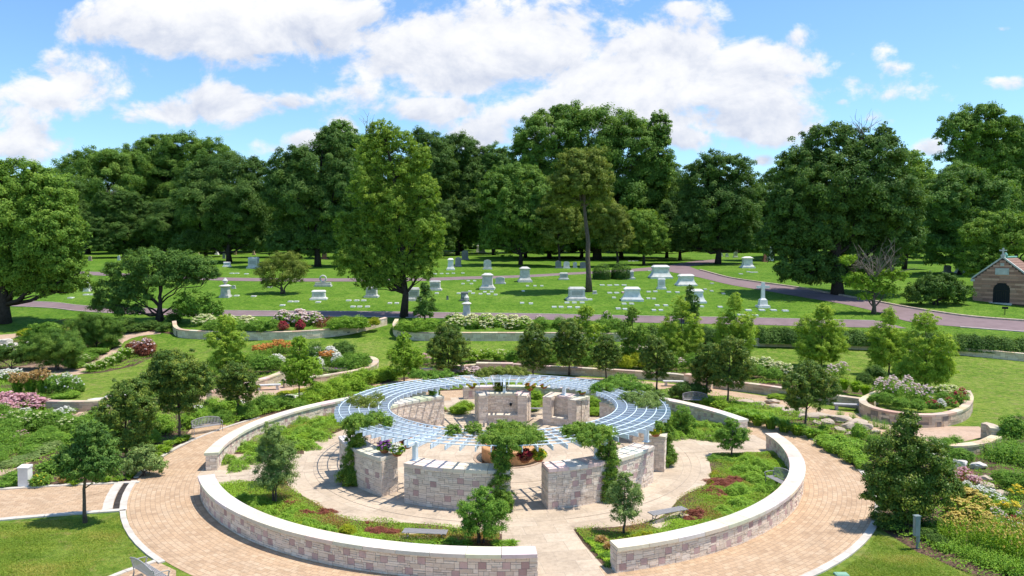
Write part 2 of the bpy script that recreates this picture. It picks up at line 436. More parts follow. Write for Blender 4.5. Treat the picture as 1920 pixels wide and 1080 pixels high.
class MB:
    """collects faces for one mesh"""
    def __init__(self):
        self.v, self.f, self.c = [], [], []

    def face(self, pts, col=None):
        i = len(self.v)
        self.v += [tuple(p) for p in pts]
        self.f.append(tuple(range(i, i + len(pts))))
        self.c.append(col)

    def hexa(self, q, col=None):
        """q: 8 points, bottom ring 0-3 and top ring 4-7, both counter-clockwise from above"""
        i = len(self.v)
        self.v += [tuple(p) for p in q]
        for f in ((3, 2, 1, 0), (4, 5, 6, 7), (0, 1, 5, 4), (1, 2, 6, 5), (2, 3, 7, 6), (3, 0, 4, 7)):
            self.f.append(tuple(i + k for k in f))
            self.c.append(col)

    def box(self, c, s, rz=0.0, col=None, taper=1.0):
        ca, sa = math.cos(rz), math.sin(rz)
        q = []
        for zz, k in ((-.5, 1.0), (.5, taper)):
            for xx, yy in ((-.5, -.5), (.5, -.5), (.5, .5), (-.5, .5)):
                x, y = xx * s[0] * k, yy * s[1] * k
                q.append((c[0] + x * ca - y * sa, c[1] + x * sa + y * ca, c[2] + zz * s[2]))
        self.hexa(q, col)

    def tube(self, pts, rad, n=8, cap=True):
        pts = [Vector(p) for p in pts]
        rings = []
        for i, p in enumerate(pts):
            d = (pts[min(i + 1, len(pts) - 1)] - pts[max(i - 1, 0)]).normalized()
            a = d.orthogonal().normalized() if abs(d.z) < 0.99 else Vector((1, 0, 0))
            if abs(d.z) < 0.99:
                a = Vector((0, 0, 1)).cross(d).normalized()
            b = d.cross(a).normalized()
            r = rad[i] if isinstance(rad, (list, tuple)) else rad
            base = len(self.v)
            for k in range(n):
                th = 2 * math.pi * k / n
                self.v.append(tuple(p + a * (r * math.cos(th)) + b * (r * math.sin(th))))
            rings.append(base)
        for i in range(len(rings) - 1):
            for k in range(n):
                k2 = (k + 1) % n
                self.f.append((rings[i] + k, rings[i] + k2, rings[i + 1] + k2, rings[i + 1] + k))
                self.c.append(None)
        if cap:
            self.f.append(tuple(rings[-1] + k for k in range(n)))
            self.c.append(None)
            self.f.append(tuple(rings[0] + k for k in reversed(range(n))))
            self.c.append(None)

    def lathe(self, prof, n=20, c=(0, 0)):
        base = len(self.v)
        for r, z in prof:
            for k in range(n):
                th = 2 * math.pi * k / n
                self.v.append((c[0] + r * math.cos(th), c[1] + r * math.sin(th), z))
        for i in range(len(prof) - 1):
            for k in range(n):
                k2 = (k + 1) % n
                self.f.append((base + i * n + k, base + i * n + k2, base + (i + 1) * n + k2, base + (i + 1) * n + k))
                self.c.append(None)
        self.f.append(tuple(base + (len(prof) - 1) * n + k for k in range(n)))
        self.c.append(None)

    def frustum(self, c, s0, s1, z0, z1, rz=0.0):
        ca, sa = math.cos(rz), math.sin(rz)
        q = []
        for zz, s in ((z0, s0), (z1, s1)):
            for xx, yy in ((-.5, -.5), (.5, -.5), (.5, .5), (-.5, .5)):
                x, y = xx * s[0], yy * s[1]
                q.append((c[0] + x * ca - y * sa, c[1] + x * sa + y * ca, zz))
        self.hexa(q)

    def mesh(self, name):
        me = bpy.data.meshes.new(name)
        me.from_pydata(self.v, [], self.f)
        if any(c is not None for c in self.c):
            at = me.attributes.new("col", "FLOAT_COLOR", "FACE")
            arr = np.ones((len(self.f), 4), np.float32)
            for i, c in enumerate(self.c):
                if c is not None:
                    arr[i, :3] = c
            at.data.foreach_set("color", arr.ravel())
        me.update()
        return me

    def obj(self, name, mat, parent=None, loc=None, smooth=False, bevel=0.0):
        me = self.mesh(name)
        if smooth:
            me.polygons.foreach_set("use_smooth", [True] * len(me.polygons))
        if bevel:
            bm = bmesh.new()
            bm.from_mesh(me)
            bmesh.ops.remove_doubles(bm, verts=bm.verts, dist=1e-5)
            bmesh.ops.bevel(bm, geom=[e for e in bm.edges if e.is_manifold and e.calc_face_angle(0) > 0.5], offset=bevel, segments=2, affect="EDGES")
            bm.to_mesh(me)
            bm.free()
        return link_mesh(name, me, mat, parent, loc)


def quads_mesh(name, V, tint=None):
    """V: (N,4,3) array of quads"""
    n = len(V)
    me = bpy.data.meshes.new(name)
    me.vertices.add(n * 4)
    me.vertices.foreach_set("co", V.reshape(-1).astype(np.float32))
    me.loops.add(n * 4)
    me.loops.foreach_set("vertex_index", np.arange(n * 4, dtype=np.int32))
    me.polygons.add(n)
    me.polygons.foreach_set("loop_start", np.arange(0, n * 4, 4, dtype=np.int32))
    me.polygons.foreach_set("loop_total", np.full(n, 4, np.int32))
    if tint is not None:
        at = me.attributes.new("tint", "FLOAT", "FACE")
        at.data.foreach_set("value", np.clip(tint, 0, 1).astype(np.float32))
    me.update()
    return me


def unit(v):
    return v / np.maximum(np.linalg.norm(v, axis=1, keepdims=True), 1e-9)


def leaf_quads(Pt, N, size, rng, aspect=0.6):
    n = len(Pt)
    r = unit(rng.normal(size=(n, 3)))
    tng = unit(np.cross(N, r))
    b = np.cross(N, tng)
    s = np.asarray(size).reshape(-1, 1) * np.ones((n, 1))
    fold = N * s * rng.uniform(-.12, .12, (n, 1))
    V = np.empty((n, 4, 3))
    V[:, 0] = Pt - tng * s * .5
    V[:, 1] = Pt + b * s * aspect * .5 + fold
    V[:, 2] = Pt + tng * s * .5
    V[:, 3] = Pt - b * s * aspect * .5 + fold
    return V


def crown_leaves(blobs, leaf, dens, rng, clump=0.3, up=0.35, hollow=0.55, patch=0.35):
    """leaf quads spread in clumps over a list of ellipsoids (x,y,z,rx,ry,rz); dens = layers of leaf area over the surface"""
    Vs, Ts = [], []
    for (x, y, z, rx, ry, rz) in blobs:
        c = np.array((x, y, z))
        rr = np.array((rx, ry, rz))
        area = 4 * math.pi * ((rx * ry) ** 1.6 / 3 + (rx * rz) ** 1.6 / 3 + (ry * rz) ** 1.6 / 3) ** (1 / 1.6)
        rm = (rx * ry * rz) ** (1 / 3)
        rc = clump * rm
        nl = int(area * dens / (leaf * leaf * 0.3))
        nc = max(8, int(area / (rc * rc * 1.9)))
        d = unit(rng.normal(size=(nc, 3)))
        d[:, 2] = np.where(d[:, 2] < -0.85, -d[:, 2] * 0.5, d[:, 2])
        d = unit(d)
        rad = hollow + (1 - hollow) * rng.random((nc, 1)) ** 0.6
        lump = 1 + 0.16 * np.sin(d[:, :1] * 5.1 + x) * np.cos(d[:, 1:2] * 4.3 + z) + 0.10 * rng.normal(size=(nc, 1))
        cc = c + d * rr * rad * lump
        ctint = rng.normal(0.0, patch * 0.5, nc)
        csz = rc * rng.uniform(0.65, 1.3, nc)
        idx = rng.integers(0, nc, nl)
        off = unit(rng.normal(size=(nl, 3)))
        off[:, 2] = np.where(off[:, 2] < -0.6, -off[:, 2] * 0.6, off[:, 2])
        offr = rng.random((nl, 1)) ** 0.45
        pt = cc[idx] + off * offr * csz[idx, None] * np.array((1.05, 1.05, 0.95))
        nrm = unit(off * 0.7 + d[idx] * 0.5 + np.array((0, 0, up * .7)) + rng.normal(size=(nl, 3)) * 0.42)
        V = leaf_quads(pt, nrm, leaf * rng.uniform(0.65, 1.3, nl), rng)
        Vs.append(V)
        Ts.append(0.5 + ctint[idx] + rng.normal(0, 0.16, nl))
    return np.concatenate(Vs), np.concatenate(Ts)


def limb(mb, a, b, r0, r1, rng, n=5, sides=7, sag=0.12):
    a, b = Vector(a), Vector(b)
    pts, rad = [], []
    ln = (b - a).length
    for i in range(n + 1):
        f = i / n
        p = a.lerp(b, f)
        if 0 < i < n:
            p += Vector(rng.normal(size=3)) * ln * 0.035
            p.z += math.sin(f * math.pi) * ln * sag * -0.4
        pts.append(p)
        rad.append(r0 + (r1 - r0) * f)
    mb.tube(pts, rad, sides)
    return pts


TREE_N = [0]


def tree(name, label, base, blobs_px, mat, leaf, dens=2.6, trunk=0.25, bark="bark", cat="tree", group=None, split=0.35, zo=0.0,
         clump=0.3, hollow=0.55, depth=0.9, stems=1, lean=0.0, twigs=None, patch=0.35, up=0.35, partname="crown", skirt=0):
    """one tree whose crown is a union of leafy masses. base: photo pixel of the foot; blobs_px: (cx, cy, rx, ry) of each mass"""
    TREE_N[0] += 1
    rng = np.random.default_rng(100 + TREE_N[0])
    if skirt:
        bot = max(b[1] + b[3] for b in blobs_px)
        x0_, x1_ = min(b[0] - b[2] for b in blobs_px), max(b[0] + b[2] for b in blobs_px)
        gap_ = base[1] - skirt - bot
        blobs_px = list(blobs_px)
        wd_ = x1_ - x0_
        if gap_ > 2:
            for fx in (.14, .38, .62, .86):
                ry_ = gap_ * .5 + 14
                blobs_px.append((x0_ + wd_ * fx + rng.uniform(-4, 4), base[1] - skirt - ry_ + rng.uniform(-6, 4), wd_ * .15, ry_))
    p = base if isinstance(base, Vector) else G(base[0], base[1], zo)
    bx = base if not isinstance(base, Vector) else None
    s = mpp(p)
    th = thing(name, label, cat, p, 0, group)
    bl = []
    for i, b in enumerate(blobs_px):
        cx, cy, rx, ry = b[:4]
        dy = b[4] if len(b) > 4 else rng.uniform(-.45, .45) * min(rx, ry)
        bl.append(((cx - bx[0]) * s, dy * s, max((bx[1] - cy) * s, ry * s * 0.6), rx * s, min(rx, ry * 1.15) * s * depth, ry * s))
    V, T = crown_leaves(bl, leaf, dens, rng, clump, up, hollow, patch)
    low = V[:, :, 2].min(axis=1)
    keep = low > 0.02
    V, T = V[keep], T[keep]
    link_mesh(partname, quads_mesh(partname, V, T), L[mat], th)
    mb = MB()
    zc = min(b[2] for b in bl)
    top = max(bl, key=lambda b: b[2])
    lowz = min(b[2] - b[5] for b in bl)
    fork_z = max(0.25 * zc, min(zc * (1 - split) + 0.1, zc))
    for st in range(stems):
        off = Vector((0, 0, 0)) if stems == 1 else Vector((rng.uniform(-1, 1), rng.uniform(-1, 1), 0)) * trunk * 2.2
        mine = [b for i, b in enumerate(bl) if stems == 1 or i % stems == st] or [top]
        tp = max(mine, key=lambda b: b[2])
        mx = sum(b[0] for b in mine) / len(mine)
        lead = []
        for k in range(9):
            f = k / 8
            z = f * tp[2] * (1.0 if stems == 1 else .8)
            bend = max(0.0, f - .3) / .7
            lead.append(Vector((off.x + (mx * .5 * bend + tp[0] * .5 * bend * bend) + (rng.normal() * trunk * .3 if 0 < k else 0),
                                off.y + rng.normal() * trunk * .3 * (k > 0), z - (.1 if k == 0 else 0))))
        mb.tube(lead, [trunk * (1.4 if k == 0 else 1.02 - .085 * k) for k in range(9)], 10)
        for i, b in enumerate(mine):
            hd = math.hypot(b[0] - lead[4].x, b[1])
            z0 = min(max(fork_z, b[2] - .75 * hd - .3 * b[5]), tp[2] * .9)
            k = min(7, max(1, int(z0 / max(tp[2] * (1.0 if stems == 1 else .8), .01) * 8)))
            st0 = lead[k]
            lp = limb(mb, st0, Vector((b[0], b[1], b[2] + b[5] * 0.3)), trunk * (.5 - .04 * k), trunk * 0.1, rng)
            for _ in range(4):
                q = lp[int(rng.integers(2, 5))]
                d = unit(rng.normal(size=(1, 3)))[0]
                tip2 = Vector((b[0] + d[0] * b[3] * .85, b[1] + d[1] * b[4] * .85, b[2] + d[2] * b[5] * .7))
                limb(mb, q, tip2, trunk * 0.16, trunk * 0.035, rng, 4, 5)
    mb.obj("trunk", MAT[bark], th, smooth=True)
    if twigs:
        tb = MB()
        for (cx, cy, ln, cnt) in twigs:
            o0 = Vector(((cx - bx[0]) * s, 0, (bx[1] - cy) * s))
            for _ in range(cnt):
                d = Vector((rng.normal() * .55, rng.normal() * .5, abs(rng.normal()) * .8 + .25)).normalized()
                q = limb(tb, o0, o0 + d * ln * s * rng.uniform(.6, 1.1), 0.05 * ln * s * .35, 0.012 * ln * s * .4, rng, 4, 4, -0.1)
                for _ in range(3):
                    k = q[int(rng.integers(1, 4))]
                    d2 = (d + Vector(rng.normal(size=3)) * .6).normalized()
                    limb(tb, k, k + d2 * ln * s * .45, 0.008 * ln * s, 0.003 * ln * s, rng, 3, 3, 0)
        tb.obj("bare_branches", MAT["twig"], th)
    return th


# ================================================================== ground, roads, paving
def sheet(name, poly, zo, mat, kind="structure", uv=None, cell=None):
    """a flat piece of paving or soil that follows the terrain; poly: list of (x, y)"""
    bm = bmesh.new()
    vs = [bm.verts.new((x, y, 0)) for x, y in poly]
    bm.faces.new(vs)
    bmesh.ops.triangulate(bm, faces=bm.faces[:])
    ys = [p[1] for p in poly]
    for ry in ROWS:
        if min(ys) < ry < max(ys):
            bmesh.ops.bisect_plane(bm, geom=bm.verts[:] + bm.edges[:] + bm.faces[:], plane_co=(0, ry, 0), plane_no=(0, 1, 0), dist=1e-5)
    for v in bm.verts:
        v.co.z = float(zt(v.co.y)) + zo
    bmesh.ops.recalc_face_normals(bm, faces=bm.faces[:])
    for f in bm.faces:
        if f.normal.z < 0:
            f.normal_flip()
    lay = bm.loops.layers.uv.new("UVMap")
    for f in bm.faces:
        for lp in f.loops:
            x, y = lp.vert.co.x, lp.vert.co.y
            lp[lay].uv = uv(x, y) if uv else (x, y)
    me = bpy.data.meshes.new(name)
    bm.to_mesh(me)
    bm.free()
    o = link_mesh(name, me, mat)
    if kind:
        o["kind"] = kind
    return o


def XY(pxs, zo=0.0):
    return [tuple(G(a, b, zo)[:2]) for a, b in pxs]


def ring_sheet(name, r0, r1, a0, a1, z, mat, kind="structure", step=1.5, rfun=None):
    n = max(2, int(abs(a1 - a0) / step))
    bm = bmesh.new()
    lay = bm.loops.layers.uv.new("UVMap")
    rows = []
    for i in range(n + 1):
        th = R(a0 + (a1 - a0) * i / n)
        ri = rfun(th) if rfun else r0
        rows.append((th, [bm.verts.new((r * math.cos(th), r * math.sin(th), z)) for r in (ri, r1)], (ri, r1)))
    rm = (r0 + r1) / 2
    for i in range(n):
        (t0, v0, q0), (t1, v1, q1) = rows[i], rows[i + 1]
        f = bm.faces.new((v0[0], v0[1], v1[1], v1[0]))
        for lp, (tt, rr) in zip(f.loops, ((t0, q0[0]), (t0, q0[1]), (t1, q1[1]), (t1, q1[0]))):
            lp[lay].uv = (rm * tt, rr)
    me = bpy.data.meshes.new(name)
    bm.to_mesh(me)
    bm.free()
    o = link_mesh(name, me, mat)
    if kind:
        o["kind"] = kind
    return o


def smooth_path(pts, step=0.5):
    """Catmull-Rom through 2D points"""
    p = [np.array(q[:2], float) for q in pts]
    p = [2 * p[0] - p[1]] + p + [2 * p[-1] - p[-2]]
    out = []
    for i in range(1, len(p) - 2):
        n = max(2, int(np.linalg.norm(p[i + 1] - p[i]) / step))
        for k in range(n):
            f = k / n
            out.append(0.5 * ((2 * p[i]) + (-p[i - 1] + p[i + 1]) * f + (2 * p[i - 1] - 5 * p[i] + 4 * p[i + 1] - p[i + 2]) * f * f
                              + (-p[i - 1] + 3 * p[i] - 3 * p[i + 1] + p[i + 2]) * f ** 3))
    out.append(p[-2])
    return [tuple(q) for q in out]


def arc(r, a0, a1, step=0.3):
    n = max(2, int(abs(R(a1 - a0)) * r / step))
    return [(r * math.cos(R(a0 + (a1 - a0) * i / n)), r * math.sin(R(a0 + (a1 - a0) * i / n))) for i in range(n + 1)]


class Path2:
    """a plan curve with arc length and a right-hand normal"""
    def __init__(self, pts):
        self.p = np.array(pts, float)
        d = np.linalg.norm(np.diff(self.p, axis=0), axis=1)
        self.s = np.concatenate([[0], np.cumsum(d)])
        tg = np.gradient(self.p, axis=0)
        tg = tg / np.maximum(np.linalg.norm(tg, axis=1, keepdims=True), 1e-9)
        self.nrm = np.c_[tg[:, 1], -tg[:, 0]]
        self.L = float(self.s[-1])

    def at(self, u, off=0.0):
        x = np.interp(u, self.s, self.p[:, 0]) + off * np.interp(u, self.s, self.nrm[:, 0])
        y = np.interp(u, self.s, self.p[:, 1]) + off * np.interp(u, self.s, self.nrm[:, 1])
        return float(x), float(y)


def strip(path, off0, off1, z0, z1, mb, step=0.6, gap=0.0, cols=None, zfun=None, seglen=None):
    """sweep a rectangular section along a path, cut into pieces seglen long"""
    zfun = zfun or (lambda y: float(zt(y)))
    L = path.L
    nseg = max(1, round(L / seglen)) if seglen else 1
    for k in range(nseg):
        u0, u1 = L * k / nseg + gap / 2, L * (k + 1) / nseg - gap / 2
        n = max(1, int((u1 - u0) / step))
        col = cols[k % len(cols)] if cols else None
        for i in range(n):
            a, b = u0 + (u1 - u0) * i / n, u0 + (u1 - u0) * (i + 1) / n
            q = []
            for dz in (z0, z1):
                for (u, o) in ((a, off1), (b, off1), (b, off0), (a, off0)):
                    x, y = path.at(u, o)
                    q.append((x, y, zfun(y) + dz))
            mb.hexa(q, col)


def kerb(name, pts, width=0.25, height=0.10, mat="kerb", seg=1.1):
    mb = MB()
    strip(Path2(pts), -width / 2, width / 2, -0.05, height, mb, 0.6, 0.012, None, None, seg)
    o = mb.obj(name, MAT[mat])
    o["kind"] = "structure"
    return o


# ground sheet to the horizon
mb = MB()
XS = [-1500, -600, -300, -150, -80, -40, -20, 0, 20, 40, 80, 150, 300, 600, 1500]
for y in ROWS:
    for x in XS:
        mb.v.append((x, y, float(zt(y))))
nx = len(XS)
for j in range(len(ROWS) - 1):
    for i in range(nx - 1):
        a = j * nx + i
        mb.f.append((a, a + 1, a + nx + 1, a + nx))
        mb.c.append(None)
tag(mb.obj("ground", MAT["grass"]), kind="structure")


def band(name, upper, lower, zo, mat, uv=None):
    a = smooth_path(XY(upper), 1.5)
    b = smooth_path(XY(lower), 1.5)
    return sheet(name, a + b[::-1], zo, mat, uv=uv)


band("road", [(-160, 561), (20, 565), (100, 567.5), (160, 574), (300, 580), (400, 582.5), (560, 584), (700, 585), (870, 587.5), (1000, 589), (1200, 593), (1400, 596.5), (1560, 600), (1650, 602)],
     [(-160, 571), (20, 574), (100, 577.5), (160, 584), (300, 590.5), (400, 592), (560, 592.5), (700, 593.5), (870, 597), (1000, 599), (1200, 605), (1400, 609), (1560, 613), (1700, 616)], 0.030, MAT["road"])
band("road_branch", [(1290, 499), (1312, 507), (1359, 520), (1413, 529), (1500, 541), (1560, 552), (1640, 566), (1680, 574), (1720, 581), (1800, 593), (1860, 599), (1920, 603), (2100, 616)],
     [(1240, 505), (1262, 511), (1307, 519.5), (1373, 535), (1450, 548), (1520, 560), (1574, 569), (1640, 584), (1680, 597), (1720, 606), (1800, 613), (1920, 622), (2100, 636)], 0.034, MAT["road"])
band("road_upper", [(-160, 508), (100, 509), (183, 510), (300, 517), (450, 521), (640, 522), (800, 521), (864, 519), (947, 517), (1000, 515), (1072, 511), (1130, 508), (1200, 503), (1255, 497), (1300, 490), (1345, 486)],
     [(-160, 514), (100, 515), (183, 516.5), (300, 522), (450, 527), (640, 528), (800, 526.5), (864, 524), (947, 521), (1000, 519), (1072, 514.5), (1130, 512), (1200, 508.5), (1262, 505), (1310, 497), (1345, 492)], 0.026, MAT["road"])
kerb("road_kerb", smooth_path(XY([(-160, 571.5), (20, 574.5), (100, 578), (160, 584.5), (300, 591), (400, 592.7), (560, 593.2), (700, 594.2), (870, 597.7), (1000, 599.7)]), 1.5), 0.16, 0.08, "roadline", 3.0)
kerb("road_kerb", smooth_path(XY([(20, 564.5), (100, 567), (160, 573.6), (300, 579.6), (400, 582.1), (560, 583.6), (700, 584.6), (870, 587.1), (1000, 588.6), (1200, 592.6), (1400, 596.1), (1560, 599.6), (1640, 601.5)]), 1.5), 0.16, 0.06, "roadline", 3.0)
kerb("road_kerb", smooth_path(XY([(1312, 506.7), (1359, 519.5), (1413, 528.5), (1500, 540.5), (1560, 551.5), (1640, 565.5), (1680, 573.4), (1720, 580.4), (1800, 592.4), (1860, 598.3), (1920, 602.4)]), 1.5), 0.35, 0.22, "rock", 1.2)
kerb("road_kerb", smooth_path(XY([(802, 526.9), (864, 524.4), (947, 521.4), (1000, 519.4), (1072, 515), (1130, 512.4)]), 1.5), 0.18, 0.06, "roadline", 3.0)
kerb("road_kerb", smooth_path(XY([(1800, 613.5), (1860, 618), (1920, 622.5), (2000, 629)]), 1.5), 0.3, 0.1, "roadline", 3.0)

# plaza: light concrete disc, brick ring, cross walks
AX = (-80, 10, 100, 190)                     # directions of the four entrances
mb = MB()
ring_sheet("plaza_paving", 0.0, 15.6, 0, 360, 0.008, MAT["slab"], step=2)
ring_sheet("brick_ring_path", 15.4, 19.25, 0, 360, 0.012, MAT["brick"], step=1.5)
for a in AX:
    ca, sa = math.cos(R(a)), math.sin(R(a))
    w0 = 1.55
    w1 = 1.1 if a == -80 else w0
    q = [(r * ca - o * sa, r * sa + o * ca) for r, o in ((9.6, -w0), (16.35, -w0), (16.35, w1), (9.6, w1))]
    sheet("entrance_paving", q, 0.018, MAT["slab"], uv=lambda x, y, ca=ca, sa=sa: ((-x * sa + y * ca) + .3, (x * ca + y * sa)))
# scored circle in the concrete
for rr in (10.55, 5.2):
    mb = MB()
    strip(Path2(arc(rr, 0, 360, .4)), -0.012, 0.012, 0.012, 0.0205, mb, 0.5)
    mb.obj("paving_joint", MAT["jointline"])["kind"] = "structure"

# kerbs of the brick ring
kerb("pale_kerb", arc(19.4, -152, -131, .5), 0.24, 0.06)
kerb("pale_kerb", arc(19.4, -62, -9, .5), 0.30, 0.06)
kerb("pale_kerb", arc(19.42, -186, -167, .5), 0.24, 0.07)
kerb("pale_kerb", arc(19.42, 2, 12, .5), 0.22, 0.06)
kerb("pale_kerb", arc(19.42, 152, 174, .5), 0.2, 0.05)
# brick walk leaving the ring on the west, its kerbs and trench drain
wt = XY([(262, 905), (130, 910), (0, 918), (-140, 927)])
wb = XY([(237, 957), (120, 965), (0, 975), (-140, 990)])
sheet("brick_walk", arc(19.1, -166, -151, .5) + wb + wt[::-1], 0.008, MAT["brick"], uv=lambda x, y: (x * .97 + y * .24, y * .97 - x * .24))
kerb("walk_kerb", wt, 0.25, 0.06)
kerb("walk_kerb", wb, 0.30, 0.06)
kerb("drain_kerb", arc(19.38, -165.5, -152.5, .4), 0.30, 0.05)
kerb("drain_kerb", arc(20.02, -165.2, -153.2, .4), 0.42, 0.05)
mb = MB()
strip(Path2(arc(19.66, -165.3, -153, .4)), -0.13, 0.13, 0.0, 0.022, mb, .5)
mb.obj("drain_grating", MAT["barkdark"])["kind"] = "structure"
# bench pads beside the ring
sheet("brick_bench_pad", XY([(292, 1052), (262, 1064), (206, 1082), (190, 1110), (330, 1110), (330, 1070)]), 0.007, MAT["brick"])
kerb("pad_kerb", XY([(292, 1053), (262, 1063), (206, 1082), (180, 1094)]), 0.22, 0.05)
sheet("brick_bench_pad", XY([(362, 829), (340, 826), (362, 800), (420, 786), (440, 796), (400, 815)]), 0.009, MAT["brick"])

# planting soil and the outer walks
soil_polys = [
    [(-140, 650), (0, 640), (60, 612), (120, 598), (230, 604), (300, 606), (328, 618), (330, 628), (290, 622), (228, 632), (222, 647), (203, 660), (172, 682), (130, 700), (0, 706), (-140, 712)],
    [(236, 650), (296, 664), (252, 686), (190, 699), (148, 702), (185, 682), (214, 661)],
    [(-140, 712), (90, 704), (154, 712), (152, 742), (92, 750), (0, 760), (-140, 768)],
    [(-140, 768), (92, 772), (192, 770), (235, 752), (300, 742), (372, 740), (430, 762), (480, 742), (600, 728), (712, 712), (780, 705), (790, 716), (700, 728), (560, 758), (440, 797), (366, 829), (312, 853), (264, 902), (130, 909), (0, 916), (-140, 926)],
    [(380, 690), (420, 672), (520, 655), (620, 655), (690, 672), (705, 690), (650, 700), (560, 708), (480, 714), (396, 735)],
    [(720, 708), (745, 690), (792, 680), (900, 674), (1000, 676), (1180, 672), (1330, 680), (1500, 700), (1575, 705), (1640, 725), (1650, 745), (1576, 735), (1440, 722), (1340, 712), (1255, 703), (1060, 692), (960, 680), (890, 686), (795, 697)],
    [(1250, 735), (1340, 742), (1440, 760), (1530, 782), (1600, 800), (1680, 822), (1730, 850), (1870, 840), (1900, 780), (2060, 790), (2060, 1120), (1850, 1090), (1720, 1035), (1640, 985), (1612, 900), (1566, 850), (1537, 832), (1560, 820), (1500, 806), (1400, 782), (1320, 765), (1240, 745)],
]
for pl in soil_polys:
    sheet("planting_soil", XY(pl), 0.005, MAT["soil"])
ring_sheet("planting_soil", 19.25, 23.0, 22, 168, 0.0045, MAT["soil"])
sheet("outer_brick_walk", XY([(690, 724), (760, 712), (800, 701), (870, 700), (960, 700), (1060, 706), (1180, 712), (1260, 720), (1340, 729), (1440, 744), (1530, 765), (1620, 777), (1700, 800), (1745, 830),
                              (1700, 826), (1600, 800), (1530, 781), (1440, 760), (1340, 742), (1250, 735), (1180, 728), (1060, 721), (960, 716), (870, 715), (790, 719), (700, 732)]), 0.010, MAT["brick"])
sheet("outer_brick_walk", XY([(368, 744), (420, 736), (480, 728), (532, 722), (600, 718), (690, 716), (700, 724), (600, 736), (530, 742), (470, 752), (410, 760), (372, 757)]), 0.010, MAT["path"])
sheet("sand_path", XY([(1640, 785), (1720, 799), (1835, 800), (1862, 815), (1800, 830), (1740, 828), (1690, 812), (1630, 797)]), 0.011, MAT["path"])
sheet("sand_path", smooth_path(XY([(-140, 945), (0, 893), (60, 866), (125, 828), (160, 800), (192, 775), (160, 770), (140, 778), (135, 800), (95, 826), (40, 858), (-20, 884), (-140, 915)]), 1), 0.011, MAT["path"])
sheet("sand_path", smooth_path(XY([(-140, 712), (0, 706), (90, 706), (150, 702), (185, 688), (206, 672), (224, 655), (234, 640), (262, 630), (300, 626), (296, 622), (250, 623), (224, 633), (219, 648), (198, 664), (168, 684), (120, 698), (0, 697), (-140, 702)]), 1), 0.011, MAT["path"])
sheet("sand_path", XY([(-140, 640), (0, 628), (48, 624), (44, 632), (0, 638), (-140, 652)]), 0.012, MAT["path"])
# beds of the four quarter circles inside the ring wall
BEDS = [(-75.2, 0.5, "front right"), (19, 89, "back right"), (110, 180, "back left"), (201, 270.5, "front left")]


def bed_inner(th):
    return 11.75 + 0.35 * math.sin(th * 5 + 1) + 0.25 * math.sin(th * 11)


for a0, a1, _ in BEDS:
    ring_sheet("planting_soil", 11.6, 15.55, a0, a1, 0.014, MAT["soil"], rfun=bed_inner)

# ================================================================== stone walls
CREAM = [(0.77, 0.645, 0.525), (0.73, 0.605, 0.485), (0.80, 0.69, 0.575), (0.69, 0.565, 0.45), (0.79, 0.67, 0.55), (0.75, 0.62, 0.50), (0.77, 0.635, 0.53)]
TAN = [(0.58, 0.44, 0.31), (0.64, 0.505, 0.37), (0.53, 0.40, 0.28), (0.68, 0.55, 0.41), (0.60, 0.465, 0.335)]
GREY = [(0.76, 0.60, 0.42), (0.80, 0.64, 0.46), (0.68, 0.53, 0.37), (0.82, 0.67, 0.50)]
PINK = [(0.54, 0.375, 0.34), (0.50, 0.335, 0.305), (0.57, 0.405, 0.37), (0.53, 0.37, 0.34)]
COPE = [(0.72, 0.635, 0.525), (0.68, 0.595, 0.49), (0.75, 0.665, 0.56)]


def block_layout(L, H, cu, cv, rng, pink, long=6):
    nu, nv = max(1, int(round(L / cu))), max(1, int(round(H / cv)))
    occ = np.zeros((nu, nv), bool)
    out = []
    if pink:
        rows = list(range(1, nv - 2, 4 if nv < 12 else 3))
        for j, r0 in enumerate(rows):
            u = int(rng.integers(0, 5)) + (3 if j % 2 else 0)
            while u + 3 < nu:
                r = min(max(0, r0 + int(rng.integers(0, 2))), nv - 3)
                if rng.random() < pink and not occ[u:u + 3, r:r + 3].any():
                    occ[u:u + 3, r:r + 3] = True
                    out.append((u, r, 3, 3, 1))
                u += int(rng.integers(7, 10))
    for v in range(nv):
        u = 0
        while u < nu:
            if occ[u, v]:
                u += 1
                continue
            wmax = 1
            wt_ = int(rng.integers(2, long + 1))
            while wmax < wt_ and u + wmax < nu and not occ[u + wmax, v]:
                wmax += 1
            h = 1
            if v + 1 < nv and rng.random() < 0.35 and not occ[u:u + wmax, v + 1].any():
                h = 2
            occ[u:u + wmax, v:v + h] = True
            out.append((u, v, wmax, h, 0))
            u += wmax
    return [(a * L / nu, b * H / nv, (a + w_) * L / nu, (b + h_) * H / nv, pk) for a, b, w_, h_, pk in out]


def face_blocks(mb, fn, L, H, rng, pink, pal, relief=0.022, cu=0.1, cv=0.1, long=6):
    """fn(u, v, out) -> point on the face, out = how far it stands proud"""
    for (u0, v0, u1, v1, pk) in block_layout(L, H, cu, cv, rng, pink, long):
        g = 0.006
        u0 += g
        u1 -= g
        v0 += g * (v0 > 0)
        v1 -= g
        d = 0.012 if pk else float(rng.uniform(0.004, relief))
        base = PINK[int(rng.integers(len(PINK)))] if pk else pal[int(rng.integers(len(pal)))]
        k = float(rng.uniform(0.9, 1.1))
        col = tuple(c * k for c in base)
        j = [float(rng.uniform(-.003, .003)) for _ in range(4)]
        a = [fn(u0, v0, d + j[0]), fn(u1, v0, d + j[1]), fn(u1, v1, d + j[2]), fn(u0, v1, d + j[3])]
        b = [fn(u0, v0, -.02), fn(u1, v0, -.02), fn(u1, v1, -.02), fn(u0, v1, -.02)]
        mb.face(a, col)
        for i in range(4):
            i2 = (i + 1) % 4
            mb.face((b[i], b[i2], a[i2], a[i]), col)


WALLN = [0]


